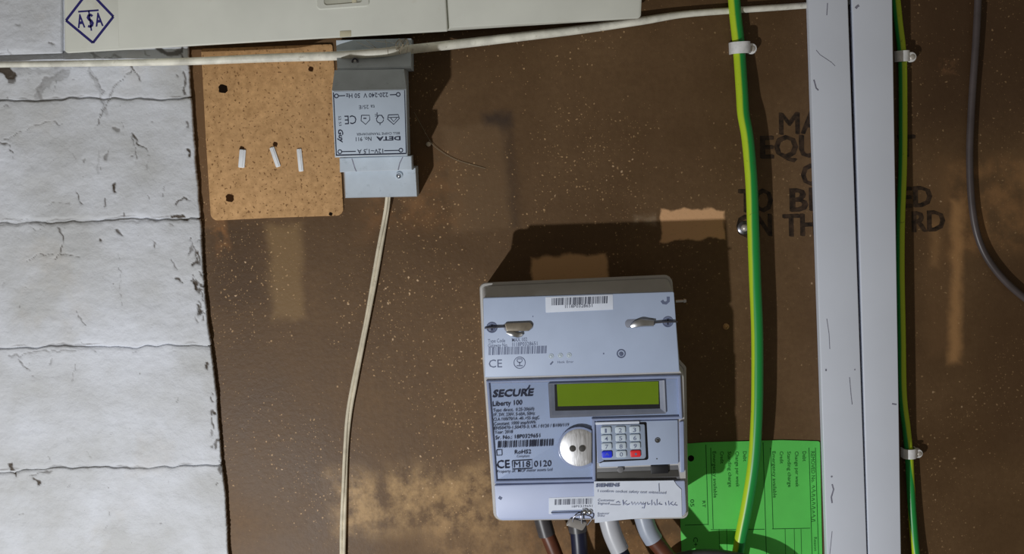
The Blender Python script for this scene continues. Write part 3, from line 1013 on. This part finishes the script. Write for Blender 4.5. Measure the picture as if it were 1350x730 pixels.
earth([(958, -90, 5), (966, -20, 5), (969.5, 20, 5), (974, 62, 5.5), (978, 120, 9), (980, 150, 10.5), (985.5, 182, 12), (990.5, 238, 13), (993, 300, 13), (995.5, 370, 13), (998, 430, 13), (998.5, 490, 13), (997.5, 550, 13), (993.5, 610, 12), (985, 665, 9.5), (977, 705, 7.4), (971, 740, 6.6), (962, 800, 6)],
      3.95, lambda q: 0.04 * math.sin(q / 60.0) - 0.00004 * q, 0.185, 'earth_cable', 'thick bright green and yellow earth cable hanging left of the white trunking')
earth([(1177, -90, 2.9), (1180, -20, 2.9), (1184, 25, 2.9), (1189.5, 75, 2.9), (1190.5, 140, 2.9), (1190, 220, 2.9), (1187.5, 290, 2.9), (1187, 360, 2.9), (1188.5, 440, 2.9), (1190, 520, 2.9), (1195, 565, 3.2), (1198.5, 600, 4), (1200, 630, 4.5), (1203, 680, 5), (1208, 735, 6), (1220, 820, 8)],
      2.75, lambda q: 0.5 / (1 + math.exp(-(q - 375) / 14.0)), -0.31, 'earth_cable', 'thinner shadowed earth cable tucked against the right side of the trunking')


def clip(cx, cy, hw, hh, hc, nail_dx, label, tilt=0.0):
    t = thing('cable_clip', P(cx, cy, 0), label, 'cable clip', 'white cable clips')
    mb = MB()
    k = 0.503 * (1 - hc / 850)
    x, z = W(cx, cy, hc)
    r_o = hw * k
    prof = []
    n = 10
    for i in range(n + 1):
        a = math.pi * (1 - i / n)
        prof.append((x + r_o * math.cos(a), hc + r_o * 0.95 * math.sin(a)))
    prof = [(x - r_o, 0.2)] + prof + [(x + r_o, 0.2)]
    ri = r_o - 1.0
    inn = [(x + ri, 0.2)] + [(x + ri * math.cos(math.pi * i / n), hc + ri * 0.95 * math.sin(math.pi * i / n)) for i in range(n + 1)] + [(x - ri, 0.2)]
    ring = prof + inn
    nb = len(ring); b = len(mb.v)
    dz = hh * k
    for zz in (z - dz, z + dz):
        mb.v += [Vector((px_, -hh_, zz + (px_ - x) * tilt)) for px_, hh_ in ring]
    mb.quad_ring(b, b + nb, nb)
    half = len(prof)
    for s in (0, nb):
        for i in range(half - 1):
            mb.f.append((b + s + i, b + s + i + 1, b + s + nb - 2 - i, b + s + nb - 1 - i))
    build('saddle', mb, M['clip'], t)
    mb = MB(); mb.disc(cx + nail_dx, cy + 1, hh * 0.95, 0.2, 5.5, 0.8, 14); build('nail_boss', mb, M['clip'], t)
    mb = MB(); mb.dome(cx + nail_dx + 1, cy + 1, hh * 0.55, 5.4, 0.8, 12); build('nail', mb, M['nail'], t)


clip(976, 63, 13, 7.5, 5.5, 15, 'white clip holding the thick earth cable near the top, left of the trunking')
clip(1190, 74, 9, 7, 3.4, 12, 'white clip on the thinner earth cable near the top, right of the trunking')
clip(1199, 597, 9.5, 6.5, 4.5, 12, 'white clip on the thinner earth cable low down, right of the trunking')

mb = MB()
mb.tube([P(x, y, hh) for x, y, hh in [(1296, -110, 5), (1291, -30, 4.5), (1287, 50, 4), (1281, 140, 3.2), (1278.5, 210, 3), (1282, 275, 3), (1292, 320, 3), (1312, 355, 3), (1345, 388, 3), (1400, 425, 3), (1500, 470, 3)]], 2.4, 12, 7)
tag(build('cable', mb, M['grey_cable']), 'dark grey cable curving away to the right edge', 'cable')

# ------------------------------------------------------------------ green card
card = thing('record_card', P(995, 650, 0), 'bright green printed record card tucked behind the left earth cable', 'card')
mb = MB(); mb.px([(893, 586), (930, 583), (1030, 580, 1), (1081, 581.5, 3), (1086, 830), (903, 838)], 0.3, 1.0, 0.1)
build('sheet', mb, M['card'], card)
mb = MB(); h = 1.1
for x, y0, y1 in ((1066.5, 590, 740), (1075, 590, 740), (1016, 590, 697), (1006, 583, 740), (937, 590, 697), (930.5, 586, 692)):
    mb.stroke([(x, y0), (x + (y1 - y0) * 0.03, y1)], 0.9, h)
for a, b in (((1018, 697), (1068, 696)), ((903, 692), (933, 691)), ((937, 698), (1008, 697.5))):
    mb.stroke([a, b], 0.9, h)
for x in (948, 958, 1035, 1047, 1056):
    mb.stroke([(x, 697), (x + 1, 740)], 0.7, h)
for x in (979.5, 1058):
    mb.text('Debt', (x, 595), (x + .4, 608), 4.8, h, 0.008)
    mb.text('Change per week', (x - 10, 595), (x - 9, 642), 4.6, h, 0.008)
    mb.text('Standing charge', (x - 20, 595), (x - 19, 642), 4.6, h, 0.008)
    mb.text('Credit', (x - 30, 595), (x - 29.6, 611), 4.6, h, 0.008)
    mb.text('Emergency available', (x - 40, 595), (x - 38.5, 656), 4.6, h, 0.008)
mb.text('REMOVED No.', (1069, 595), (1070, 636), 5.0, h, 0.0)
mb.text('Reason', (1073, 708), (1073.5, 726), 4, h, 0.0)
mb.text('RT', (926, 660), (926.3, 669), 4, h, .01); mb.text('05', (910, 658), (910.3, 668), 5, h, .01)
mb.text('C+', (914, 708), (914.3, 720), 6, h, .01)
rnd = random.Random(9)
pen = []
for i in range(46):
    pen.append((1071.5 + 3.4 * math.sin(i * 1.25) + rnd.uniform(-1, 1), 640 + i * 1.1))
for i in range(0, 42, 5):
    mb.stroke(pen[i:i + 4], 0.9, h)
build('print', mb, M['ink_green'], card, flat=True)
mb = MB(); mb.disc(911, 604, 4.2, 0.95, 1.15); build('punched_hole', mb, M['hole'], card)

# ------------------------------------------------------------------ white trunking, two runs side by side


def trunking(quad, hh, label):
    (ax, ay), (bx, by), (cx, cy), (dx, dy) = quad
    t = thing('cable_trunking', P((ax + cx) / 2, 365, 0), label, 'trunking', 'white cable trunking')
    poly = [W(p[0], p[1], hh) for p in quad]
    mb = MB(); mb.plate(inset(poly, 2.6), 0.3, hh - 2.0, 0.3); build('channel', mb, M['trunk_base'], t)
    mb = MB(); mb.plate(poly, hh - 5.5, hh, 0.7, 3); build('lid', mb, M['trunk'], t)
    return t


t1 = trunking([(1060.5, -160), (1112.5, -160), (1148.5, 890), (1095.5, 890)], 18.0, 'left run of white plastic trunking, beside the thick earth cable')
t2 = trunking([(1119, -160), (1174, -160), (1190.5, 890), (1149.8, 890)], 17.6, 'right run of white plastic trunking, covering the thinner earth cable')
h = 18.06
for pts, w in (([(1120, 497), (1122, 520), (1123.5, 533)], 1.0), ([(1097, 638), (1099, 645), (1096, 655), (1097, 663)], 2.0), ([(1091, 4), (1090, 20)], 1.2), ([(1076, 66), (1081, 72), (1096, 82), (1101, 87)], .8), ([(1073, 105), (1076, 116), (1079, 119)], 1.8), 
               ([(1090, 420), (1093, 440), (1094, 460)], .9), ([(1089, 486), (1089, 489)], 2), ([(1096, 627), (1097, 629)], 2.4), ([(1127, 486), (1127, 488)], 1.5), ([(1097, 700), (1094, 730)], .9)):
    mb = MB(); mb.stroke(pts, w, h); build('scuff', mb, M['scuff'], t1, flat=True)
for pts, w in (([(1128, 11), (1130, 8.5), (1132.5, 7)], 3.2), ([(1176, 532), (1182, 533)], 2)):
    mb = MB(); mb.stroke(pts, w, 17.66); build('scuff', mb, M['scuff'], t2, flat=True)

# ------------------------------------------------------------------ electricity meter
mt = thing('electricity_meter', P(775, 690, 0), 'grey prepayment electricity meter with a green display and small keypad', 'meter')
O = rpoly([(632, 373, 8), (886, 362, 11), (896, 474, 6), (905, 484, 6), (908, 684, 8), (651, 687, 12), (637, 484, 6), (636, 470, 6)], 42)
B = rpoly([(637.5, 393, 4), (888, 385, 4), (896, 486, 4), (902, 496, 4), (906, 682, 8), (652, 686, 10), (640, 502, 4), (639.5, 488, 4)], 52.5)
mb = MB(); mb.loft([(inset(O, 5.0), 0.5), (inset(O, 4.5), 30), (O, 40.6), (inset(O, 0.5), 41.7), (inset(O, 1.6), 42), (inset(O, 2.0), 41.6), (B, 52.0), (inset(B, 0.5), 52.5)])
build('case', mb, M['case'], mt, angle=40)
mb = MB(); mb.px([(637, 392.5, 2), (888.5, 384.5, 2), (896, 490, 1.5), (639, 497.5, 1.5)], 52, 55, 0.5)
top = build('top_cover', mb, M['panel'], mt)
HT = 55.0
mb = MB(); mb.px([(719, 391.5, 1), (808, 388, 1), (808.5, 408, 1), (719.5, 412, 1)], HT - .1, HT + .15, .05)
bs_ = build('barcode_sticker', mb, M['sticker'], top, label='white barcode sticker at the top')
mb = MB(); h = HT + .22
mb.bars((727, 402.5), (802, 399.5), 9.5, h, 1, 44)
mb.text('I118P0328651', (745, 406), (781, 404.6), 4.2, h, 0.004)
build('barcode', mb, M['ink'], bs_, flat=True)
mb = MB(); h = HT + .1
mb.bars((644, 468), (722, 465.5), 10, h, 2, 40)
mb.text('Type Code', (643.5, 452), (666, 451), 5, h); mb.text('MAX 102', (675, 450.5), (695, 449.5), 5, h, 0.004)
mb.text('Gateway No.', (643.5, 458), (669.5, 457), 5, h); mb.text('I118P0328651', (675.5, 456.5), (708.5, 455), 5, h, 0.004)
mb.text('CE', (644.5, 484.5), (662, 484), 10.5, h, 0.0)
mb.loop(685, 478, 7.5, 1, h, 20); mb.loop(685, 474.5, 3.4, 1, h, 10, -0.3, math.pi + .3); mb.stroke([(682, 473), (688, 473)], 1, h); mb.stroke([(685, 477), (685, 481)], 1.3, h); mb.stroke([(681, 482), (689, 482)], 1.2, h)
mb.text('Hsok', (735, 478.7), (744.5, 478.4), 3, h); mb.text('Error', (747, 478.4), (756, 478.1), 3, h)
mb.stroke([(725.5, 480.5), (729, 476.5)], 2, h)
mb.stroke([(702, 417), (703, 417)], 1.6, h); mb.stroke([(795, 466), (796.5, 466)], 2, h)
build('print', mb, M['ink_grey'], top, flat=True)
for x, y in ((726.5, 469.5), (738.7, 468.7), (750.2, 468.3)):
    mb = MB(); mb.washer(x, y, 3.6, 2.2, HT - .3, HT + .25, 12, .1); mb.dome(x, y, 2.3, HT - .1, .5, 10, 3); build('indicator', mb, M['key'], top)
mb = MB(); mb.washer(819, 466, 6.2, 4.4, HT - .3, HT + .2, 20); mb.disc(819, 466.3, 3.3, HT - .3, HT + .1, .2, 16); build('push_button', mb, M['frame_dark'], top)
mb = MB(); mb.stroke([(872.5, 396), (874.5, 399), (878, 399.5), (881, 397), (881, 391)], 4, HT + .1); build('crescent_slot', mb, M['frame_dark'], top, flat=True)
for pts in ([(662, 426.5, 3), (701, 424.5, 5), (704, 431, 4), (697, 436.5, 3), (666, 437, 3)], [(823, 421, 5), (862, 419.5, 2), (862.5, 430, 2), (825, 432, 4)]):
    mb = MB(); mb.px(pts, HT - .4, HT + .12, .1); build('seal_slot', mb, M['bezel'], top)
for x, y in ((648.5, 431.5), (880.5, 424)):
    mb = MB(); mb.washer(x, y, 7.5, 5.6, HT - .4, HT + .25, 22, .15); mb.disc(x, y, 5.4, HT - .4, HT + .1, .1, 18); sc = build('cover_screw', mb, M['frame_dark'], top)
    mb = MB(); mb.stroke([(x - 4, y), (x + 4, y)], 1.8, HT + .2); mb.stroke([(x, y - 4), (x, y + 4)], 1.8, HT + .2); build('cross_slot', mb, M['ink'], sc, flat=True)
# wire seals
s1 = thing('wire_seal', P(668, 432, HT), 'dull grey lead seal on a wire through the left screw of the meter cover', 'seal', 'wire seals on the meter')
mb = MB(); mb.tube([P(639, 432.5, HT + .6), P(648, 431.5, HT + 1.2), P(656, 431, HT + 1.0), P(667, 430.5, HT + .9)], .55, 8, 5); build('wire', mb, M['dark_steel'], s1)
mb = MB(); mb.px([(665, 426, 2), (699, 424.6, 4), (703, 430, 3), (697, 436, 2), (668, 437, 2)], HT + .15, HT + 1.6, .5); build('tag', mb, M['tag_olive'], s1)
mb = MB(); mb.tube([P(668, 437.5, HT + .8), P(676, 440, HT + 1.6), P(683, 442, HT + .9), P(689, 440.5, HT + 1.4)], [1.2, 1.6, 1.5, 1.0], 8, 3, flat=.6); build('crimp', mb, M['steel'], s1)
s2 = thing('wire_seal', P(850, 426, HT), 'bright crumpled metal seal on a wire through the right screw of the meter cover', 'seal', 'wire seals on the meter')
mb = MB(); mb.tube([P(893, 424, HT + .6), P(881, 424, HT + 1.2), P(872, 424.5, HT + 1.0), P(860, 425.5, HT + .9)], .55, 8, 5); build('wire', mb, M['dark_steel'], s2)
mb = MB(); mb.tube([P(832, 430, HT + .8), P(838, 427.5, HT + 1.3), P(846, 425.5, HT + 1.5), P(854, 425.5, HT + 1.1), P(862, 426, HT + 1.2)], [1.2, 2.2, 2.6, 2.4, 2.0], 8, 3, flat=.5); build('crimp', mb, M['steel'], s2)
# side screw
mb = MB(); x, z = W(893, 397, 39)
mb.tube([Vector((x - 1, -39, z)), Vector((x + 4.4, -39, z))], [0.9, 0.9], 8, raw=True); mb.tube([Vector((x + 4.0, -39, z)), Vector((x + 5.6, -39, z))], [1.5, 1.1], 8, raw=True)
build('side_screw', mb, M['steel'], mt)

# lower half: label plate behind a clear cover
HP = 52.7
mb = MB(); mb.px([(645, 505, 1), (896, 499, 1), (899, 552), (783, 556), (783, 631), (654, 633, 2)], 52.0, HP, .2); build('label_plate', mb, M['panel'], mt)
HW = 54.5
outl = [(641, 502), (897.5, 494.5), (900, 552), (784.5, 555), (785.5, 635), (652, 637.5)]
inn_ = [(645, 504.5), (893, 498.5), (895.5, 548.5), (780, 551.5), (781, 631), (655, 633.5)]
mb = MB(); mb.ring([W(x, y, HW) for x, y in outl], [W(x, y, HW) for x, y in inn_], 52.2, HW, .5); build('window_frame', mb, M['frame'], mt)
mb = MB(); pl = [W(x, y, HW) for x, y in inn_]; mb.plate(inset(pl, -.2), HW - .8, HW - .3); build('window', mb, M['window'], mt, smooth=False)
mb = MB(); h = HP + .55
mb.text('SECURE', (649, 523.5), (702.5, 521.5), 9.0, h, 0.03, 0.2)
mb.stroke([(693, 515), (697, 511), (698, 508)], 2, h)
mb.text('Liberty 100', (649.5, 535.5), (688.5, 533.5), 6.4, h, 0.012)
for s, x0, y0, x1, y1 in (('Type: direct,  0.25-20(60)', 650, 543, 704, 541), ('1P, 2W, 230V, 5-60A, 50Hz', 650.5, 549, 705, 547), ('Cl.A /100/70/1A -40..+55 degC', 650.5, 555, 711, 552.5),
                          ('Constant: 1000 imp/kWh', 651, 561, 706, 558.5), ('EN50470-1,50470-3; UK / 0120 / B100/119', 651.5, 566.5, 750, 562), ('Year: 2018', 652, 572, 676, 571)):
    mb.text(s, (x0, y0), (x1, y1), 4.2, h, 0.008)
mb.text('Sr. No.: 18P0329651', (653, 579.5), (712, 576.5), 5.0, h, 0.012)
mb.bars((656, 590.5), (731, 587.5), 9.0, h, 6, 40)
mb.stroke([(654.5, 593), (661.5, 592.7), (661.8, 600), (655, 600.3), (654.5, 593)], 1, h)
mb.text('RoHS2', (678.5, 598.5), (700, 597.7), 5.2, h, .01); mb.text('Compliant', (681, 603), (698, 602.5), 3, h)
mb.text('CE', (655, 617.5), (672, 616.7), 10.5, h, 0.012)
mb.stroke([(675, 607.5), (701, 606), (701.5, 617.3), (675.5, 618.5), (675, 607.5)], 1, h)
mb.text('M18', (677.5, 616.5), (699, 615.5), 8, h, 0.0); mb.text('0120', (704, 615.5), (727, 614.5), 8, h, 0.004)
mb.text('Property of:  MCP meter assets Ltd', (655, 623.5), (728, 620.5), 3.6, h, 0.004)
build('print', mb, M['ink'], mt, flat=True, label='small dark printing on the clear cover')

# display
bo = rpoly([(722.5, 505.5, 1), (876, 501, 1), (878, 545, 1), (725, 551, 1)], 54.2)
bi = rpoly([(731, 506.5, .5), (869, 502, .5), (870.5, 538.5, .5), (732, 541.5, .5)], 53.2)
mb = MB(); b0 = len(mb.v)
for poly, hh in ((bo, 52.4), (bo, 54.2), (bi, 52.9)):
    mb.v += [Vector((x, -hh, z)) for x, z in poly]
nb = len(bo); mb.quad_ring(0, nb, nb); mb.quad_ring(nb, 2 * nb, nb)
build('display_bezel', mb, M['bezel'], mt)
mb = MB(); mb.plate(bi, 52.0, 52.75); build('display_well', mb, M['black'], mt)
mb = MB(); mb.px([(734, 506.5), (868, 502.5), (868.5, 532.5), (735.5, 535.5)], 52.3, 52.9); build('display_screen', mb, M['lcd'], mt, label='green liquid crystal screen')

# optical port, cut straight on its right
mb = MB()
cx, cy, r = 763.5, 590.0, 25.5
arc = lambda rr, hh: [W(780, cy - math.sqrt(rr * rr - 16.5 ** 2), hh)] + [W(cx + rr * math.cos(a), cy + rr * math.sin(a) * .98, hh) for a in [math.atan2(-math.sqrt(rr * rr - 16.5 ** 2), 16.5) - i / 22 * (2 * math.pi - 2 * math.atan2(math.sqrt(rr * rr - 16.5 ** 2), 16.5)) for i in range(1, 22)]] + [W(780, cy + math.sqrt(rr * rr - 16.5 ** 2), hh)]
mb.plate(arc(28.0, 55.4), HW - .5, 55.5, .2)
op = build('optical_port', mb, M['frame'], mt)
a_ = arc(25.2, 56.0); cz_ = (sum(p[0] for p in a_) / len(a_), sum(p[1] for p in a_) / len(a_))
sh = lambda k: [(cz_[0] + (p[0] - cz_[0]) * k, cz_[1] + (p[1] - cz_[1]) * k) for p in a_]
mb = MB(); mb.loft([(a_, 55.2), (a_, 55.5)] + [(sh(k), 55.55 + 1.5 * (1 - k * k)) for k in (.97, .85, .7, .55, .4, .2)], True, True); mb.caps.clear(); build('port_face', mb, M['port'], op, angle=50, label='brushed steel face')
for x in (755, 767.5):
    mb = MB(); mb.disc(x, 591, 4.5, 55.8, 57.02, .05, 18); build('port_hole', mb, M['slot'], op)

# keypad module
HK = 54.0
mb = MB(); mb.px([(787, 556.5, 2), (893.5, 553.5, 1.5), (894.5, 611.5, 1.5), (856, 613), (790, 616, 3)], 51, HK, .5); build('keypad_housing', mb, M['panel'], mt)
mb = MB(); mb.px([(786, 558, 2), (852.5, 556, 2), (855, 606, 3), (795, 609, 3), (788, 612, 3)], HK - .3, HK + .15, .1); build('keypad_surround', mb, M['black'], mt)
mb = MB(); mb.px([(785.5, 557, 1), (794, 557, 1), (796, 607, 1), (787.5, 611, 1)], HK - .1, HK + .5, .2); build('keypad_edge', mb, M['frame'], mt)
mb = MB(); mb.px([(792, 560.5, 2), (850, 559, 2), (852, 604.5, 4), (794, 606.5, 4)], HK, HK + 1.0, .35); kp = build('keypad', mb, M['keypad'], mt)
mb = MB(); mb.px([(785, 556.5, 1), (843, 555, 1), (843, 558.5, 1), (785, 560, 1)], HK, HK + 1.3, .3); build('keypad_rim', mb, M['sticker'], mt)
names = ['1', '2', '3', '4', '5', '6', '7', '8', '9', 'A', '0', 'B']
for i, s in enumerate(names):
    r_, c_ = divmod(i, 3)
    x = 799 + c_ * 18.8 + r_ * .45; y = 567.3 + r_ * 10.6 - c_ * .5
    key_m = 'key_blue' if s == 'A' else 'key_red' if s == 'B' else 'key'
    mb = MB(); mb.px([(x - 7, y - 4.4, 2), (x + 6.6, y - 4.8, 2), (x + 7, y + 4.2, 2), (x - 6.6, y + 4.6, 2)], HK + .8, HK + 2.0, .4)
    ky = build('key', mb, M[key_m], kp, label={'A': 'blue key', 'B': 'red key'}.get(s))
    hk = HK + 2.06
    mb = MB()
    if s in 'AB':
        mb.disc(x + .3, y + .3, 1.8, hk - .05, hk, 0, 8) if s == 'B' else mb.stroke([(x - 2, y + 1), (x, y - 2), (x + 2, y + 1)], 1, hk)
    else:
        mb.text(s, (x - 2.2 if s != '1' else x - 1.5, y + 3.0), (x + 2.2 if s != '1' else x + 1, y + 2.9), 5.6, hk, 0.01)
    build('digit', mb, M['ink_grey'], ky, flat=True)
mb = MB(); mb.washer(867, 580, 3.8, 2.6, HK - .2, HK + .25, 14, .1); mb.dome(867, 580, 2.6, HK - .2, .6, 12, 3); build('housing_screw', mb, M['slot'], mt)
mb = MB(); mb.disc(866, 604.5, 1.0, HK - .1, HK + .06, 0, 8); build('pin_hole', mb, M['slot'], mt)
# tall clear rib at the right of the window
mb = MB(); mb.px([(896, 556, 1), (901.5, 555, 1), (902.5, 622, 1), (897, 623, 1)], 51.5, 54.6, .4); build('side_rib', mb, M['frame'], mt)
# recess under the keypad
mb = MB(); mb.px([(787, 617.5, 1), (894, 613, 1), (897, 634, 1), (787, 637, 1)], 51.6, 52.62, .1); build('card_slot', mb, M['recess'], mt)
mb = MB(); mb.px([(787, 622.5, 1), (894, 619, 1), (895, 628, 1), (787, 631, 1)], 52.3, 52.75, .05); build('slot_mouth', mb, M['slot'], mt)
mb = MB(); mb.px([(858, 613.5, 1), (881, 612.5, 1), (881.5, 623.5, 1), (858.5, 624.5, 1)], 52.3, 54.25, .2); build('slot_latch', mb, M['black'], mt)
mb = MB(); mb.disc(818, 619, 4.5, 52.2, 54.0, .3, 14); build('slot_peg', mb, M['recess'], mt)

# terminal cover
mb = MB(); mb.px([(652, 639.5, 1), (903, 633.5, 1), (905.5, 681, 9), (654.5, 686, 10)], 52, 54.8, .7); tc = build('terminal_cover', mb, M['panel_lower'], mt)
mb = MB(); mb.px([(723.5, 656, 1), (785, 654, 1), (785, 675.5, 1), (723.5, 677.5, 1)], 54.7, 54.95, .05); b2 = build('barcode_sticker', mb, M['sticker'], tc, label='white barcode sticker beside the seal')
mb = MB(); h = 55.02
mb.bars((731, 665.5), (781, 664), 7.5, h, 8, 30); mb.text('18P0329651', (754, 668.8), (781, 668), 3, h)
build('barcode', mb, M['ink'], b2, flat=True)
mb = MB(); mb.px([(726.5, 673, 3), (775, 671.5, 3), (775, 676.3, 3), (726.5, 678, 3)], 54.6, 55.1, .1); build('seal_slot', mb, M['frame'], tc)
mb = MB(); mb.stroke([(657.5, 655), (661.5, 657.5)], 4, 54.88); build('mark', mb, M['ink_grey'], tc, flat=True)
# test sticker, wrinkled, hangs below the cover
mb = MB()
nx, ny = 18, 8
TL, TR_, BR_, BL_ = (783, 634.5), (898, 633), (899, 681.5), (784, 689)
for j in range(ny + 1):
    for i in range(nx + 1):
        u, v = i / nx, j / ny
        x = (TL[0] * (1 - u) + TR_[0] * u) * (1 - v) + (BL_[0] * (1 - u) + BR_[0] * u) * v
        y = (TL[1] * (1 - u) + TR_[1] * u) * (1 - v) + (BL_[1] * (1 - u) + BR_[1] * u) * v
        x -= max(0, 1 - v / .25) ** 0.7 * 10 * u ** 14
        y -= v * 2.0 * math.sin(u * math.pi) * (1 if u > .1 else 0)
        mb.v.append(P(x, y, 55.15 + .25 * math.sin(u * 7 + v * 3) * v + .12 * noise.noise(Vector((u * 9, v * 7, 0))) - 0.0))
for j in range(ny):
    for i in range(nx):
        a = j * (nx + 1) + i
        mb.f.append((a, a + 1, a + nx + 2, a + nx + 1))
nv_ = len(mb.v)                              # thickness
mb.v += [v + Vector((0, .15, 0)) for v in mb.v]
mb.f += [tuple(i + nv_ for i in reversed(f)) for f in mb.f]
rim = [i for i in range(nx + 1)] + [j * (nx + 1) + nx for j in range(1, ny + 1)] + [ny * (nx + 1) + i for i in range(nx - 1, -1, -1)] + [j * (nx + 1) for j in range(ny - 1, 0, -1)]
for a, b in zip(rim, rim[1:] + rim[:1]):
    mb.f.append((a, b, b + nv_, a + nv_))
ts = build('test_sticker', mb, M['sticker'], mt, label='wrinkled white paper test sticker overhanging the bottom edge')
mb = MB(); h = 55.6
mb.text('SIEMENS', (785.5, 641.8), (817, 641.2), 4.4, h, 0.035)
mb.text('I confirm socket safety test witnessed', (788, 648.5), (878, 651), 3.4, h, 0.0)
mb.text('Customer', (788, 660.5), (810, 661), 3, h); mb.text('Signed', (788, 664.8), (803, 665), 3, h)
mb.stroke([(804, 665), (818, 665.5)], .6, h)
mb.text('Engineer', (788, 678), (803, 678), 2.6, h); mb.text('Date', (788, 681), (797, 681), 2.4, h)
build('print', mb, M['ink_grey'], ts, flat=True)
mb = MB()
scr = [(812, 662.5), (815, 661), (817, 663)], [(821, 659), (822, 666)], [(826, 660), (822.5, 663), (827, 665.5), (830, 664)], [(832, 661.5), (834, 665.5), (836, 662), (838, 665.5), (840, 662.5), (842, 665), (844, 662), (846, 665)], [(848, 662), (847, 665), (850, 664), (851, 662), (849, 670), (846, 669)], [(853, 662), (854, 665), (857, 664)], [(859, 659), (859, 666), (862, 662), (864, 666)], [(866, 658), (866, 666), (870, 662), (868, 664), (873, 665)], [(877, 662), (878, 666)], [(881, 660), (882, 666), (885, 662)], [(887, 661), (884, 664), (888, 666), (891, 662), (889, 665), (893, 666)]
for p in scr:
    mb.stroke(p, 0.8, h)
build('handwriting', mb, M['pen'], ts, flat=True)
mb = MB(); mb.stroke([(868.5, 637), (869, 648)], .7, h); build('tear', mb, M['ink_grey'], ts, flat=True)

# padlock seal hanging from the terminal cover
s3 = thing('wire_seal', P(766, 690, 55), 'cloudy plastic wire seal dangling under the meter between the cables', 'seal', 'wire seals on the meter')
mb = MB(); mb.dome(771, 674, 4.5, 55, 2.2); mb.dome(777.5, 674.5, 4.0, 55, 1.8); build('screw', mb, M['steel'], s3)
mb = MB(); mb.tube([P(767, 673, 56.5), P(766, 680, 57.5), P(767.5, 690, 56.5)], .5, 8, 5); mb.tube([P(755, 688, 56), P(757, 681, 57), P(767, 678, 57.8), P(778, 680, 57.5), P(780, 684, 56.5), P(774, 692, 56)], .42, 8, 5); build('wire', mb, M['dark_steel'], s3)
mb = MB(); mb.px([(752, 683, 2), (763, 685.5, 2), (775, 689, 2), (768, 700, 3), (757, 696, 3), (746, 693, 1)], 54.2, 56.4, .7); build('body', mb, M['seal_plastic'], s3)

# meter tails coming out below
GT = 'cables below the meter'


def tail(name, label, segs):
    t = thing(name, P(*segs[0][1][0]), label, 'cable', GT)
    for nm, pts, r, mat in segs:
        mb = MB(); mb.tube([P(*p) for p in pts], r, 16, 6); build(nm, mb, M[mat], t)
    return t


tail('meter_tail', 'leftmost cable below the meter, dark grey then brown', [
    ('sheath', [(708, 655, 26), (714, 680, 26), (721, 705, 26)], 5.6, 'tail_dark'),
    ('core', [(721, 703, 26), (729, 722, 26), (741, 752, 25), (765, 800, 22)], 4.9, 'core_brown')])
tail('meter_tail', 'short blue cable behind the dangling seal below the meter', [
    ('sheath', [(757, 655, 30), (759, 675, 30), (762, 700, 30)], 6.0, 'tail_dark'),
    ('core', [(762, 698, 30), (764, 722, 30), (766, 760, 28), (770, 810, 26)], 5.4, 'core_blue')])
tail('meter_tail', 'white-grey cable below the meter whose end turns dark blue', [
    ('sheath', [(796, 650, 28), (800, 675, 28), (807, 702, 28), (817, 725, 28)], 6.3, 'tail_white'),
    ('core', [(816, 723, 28), (823, 738, 28), (838, 762, 27), (870, 800, 24)], 5.4, 'core_blue')])
tail('meter_tail', 'bluish grey cable under the test sticker with an orange-brown end', [
    ('sheath', [(843, 650, 28), (847, 675, 28), (854, 698, 28), (862, 712, 28)], 6.3, 'tail_grey'),
    ('core', [(861, 710, 28), (871, 722, 28), (884, 738, 28), (905, 758, 26), (940, 790, 22)], 5.5, 'core_brown')])
mb = MB()
mb.tube([P(*p) for p in [(842, 800, 14), (868, 755, 15), (895, 737, 17), (930, 732, 18), (965, 735, 18), (1000, 745, 18), (1030, 766, 17), (1050, 800, 15), (1060, 850, 14)]], 4.4, 14, 6)
tag(build('cable', mb, M['tail_dark']), 'dull grey cable looping across the foot of the green card', 'cable')
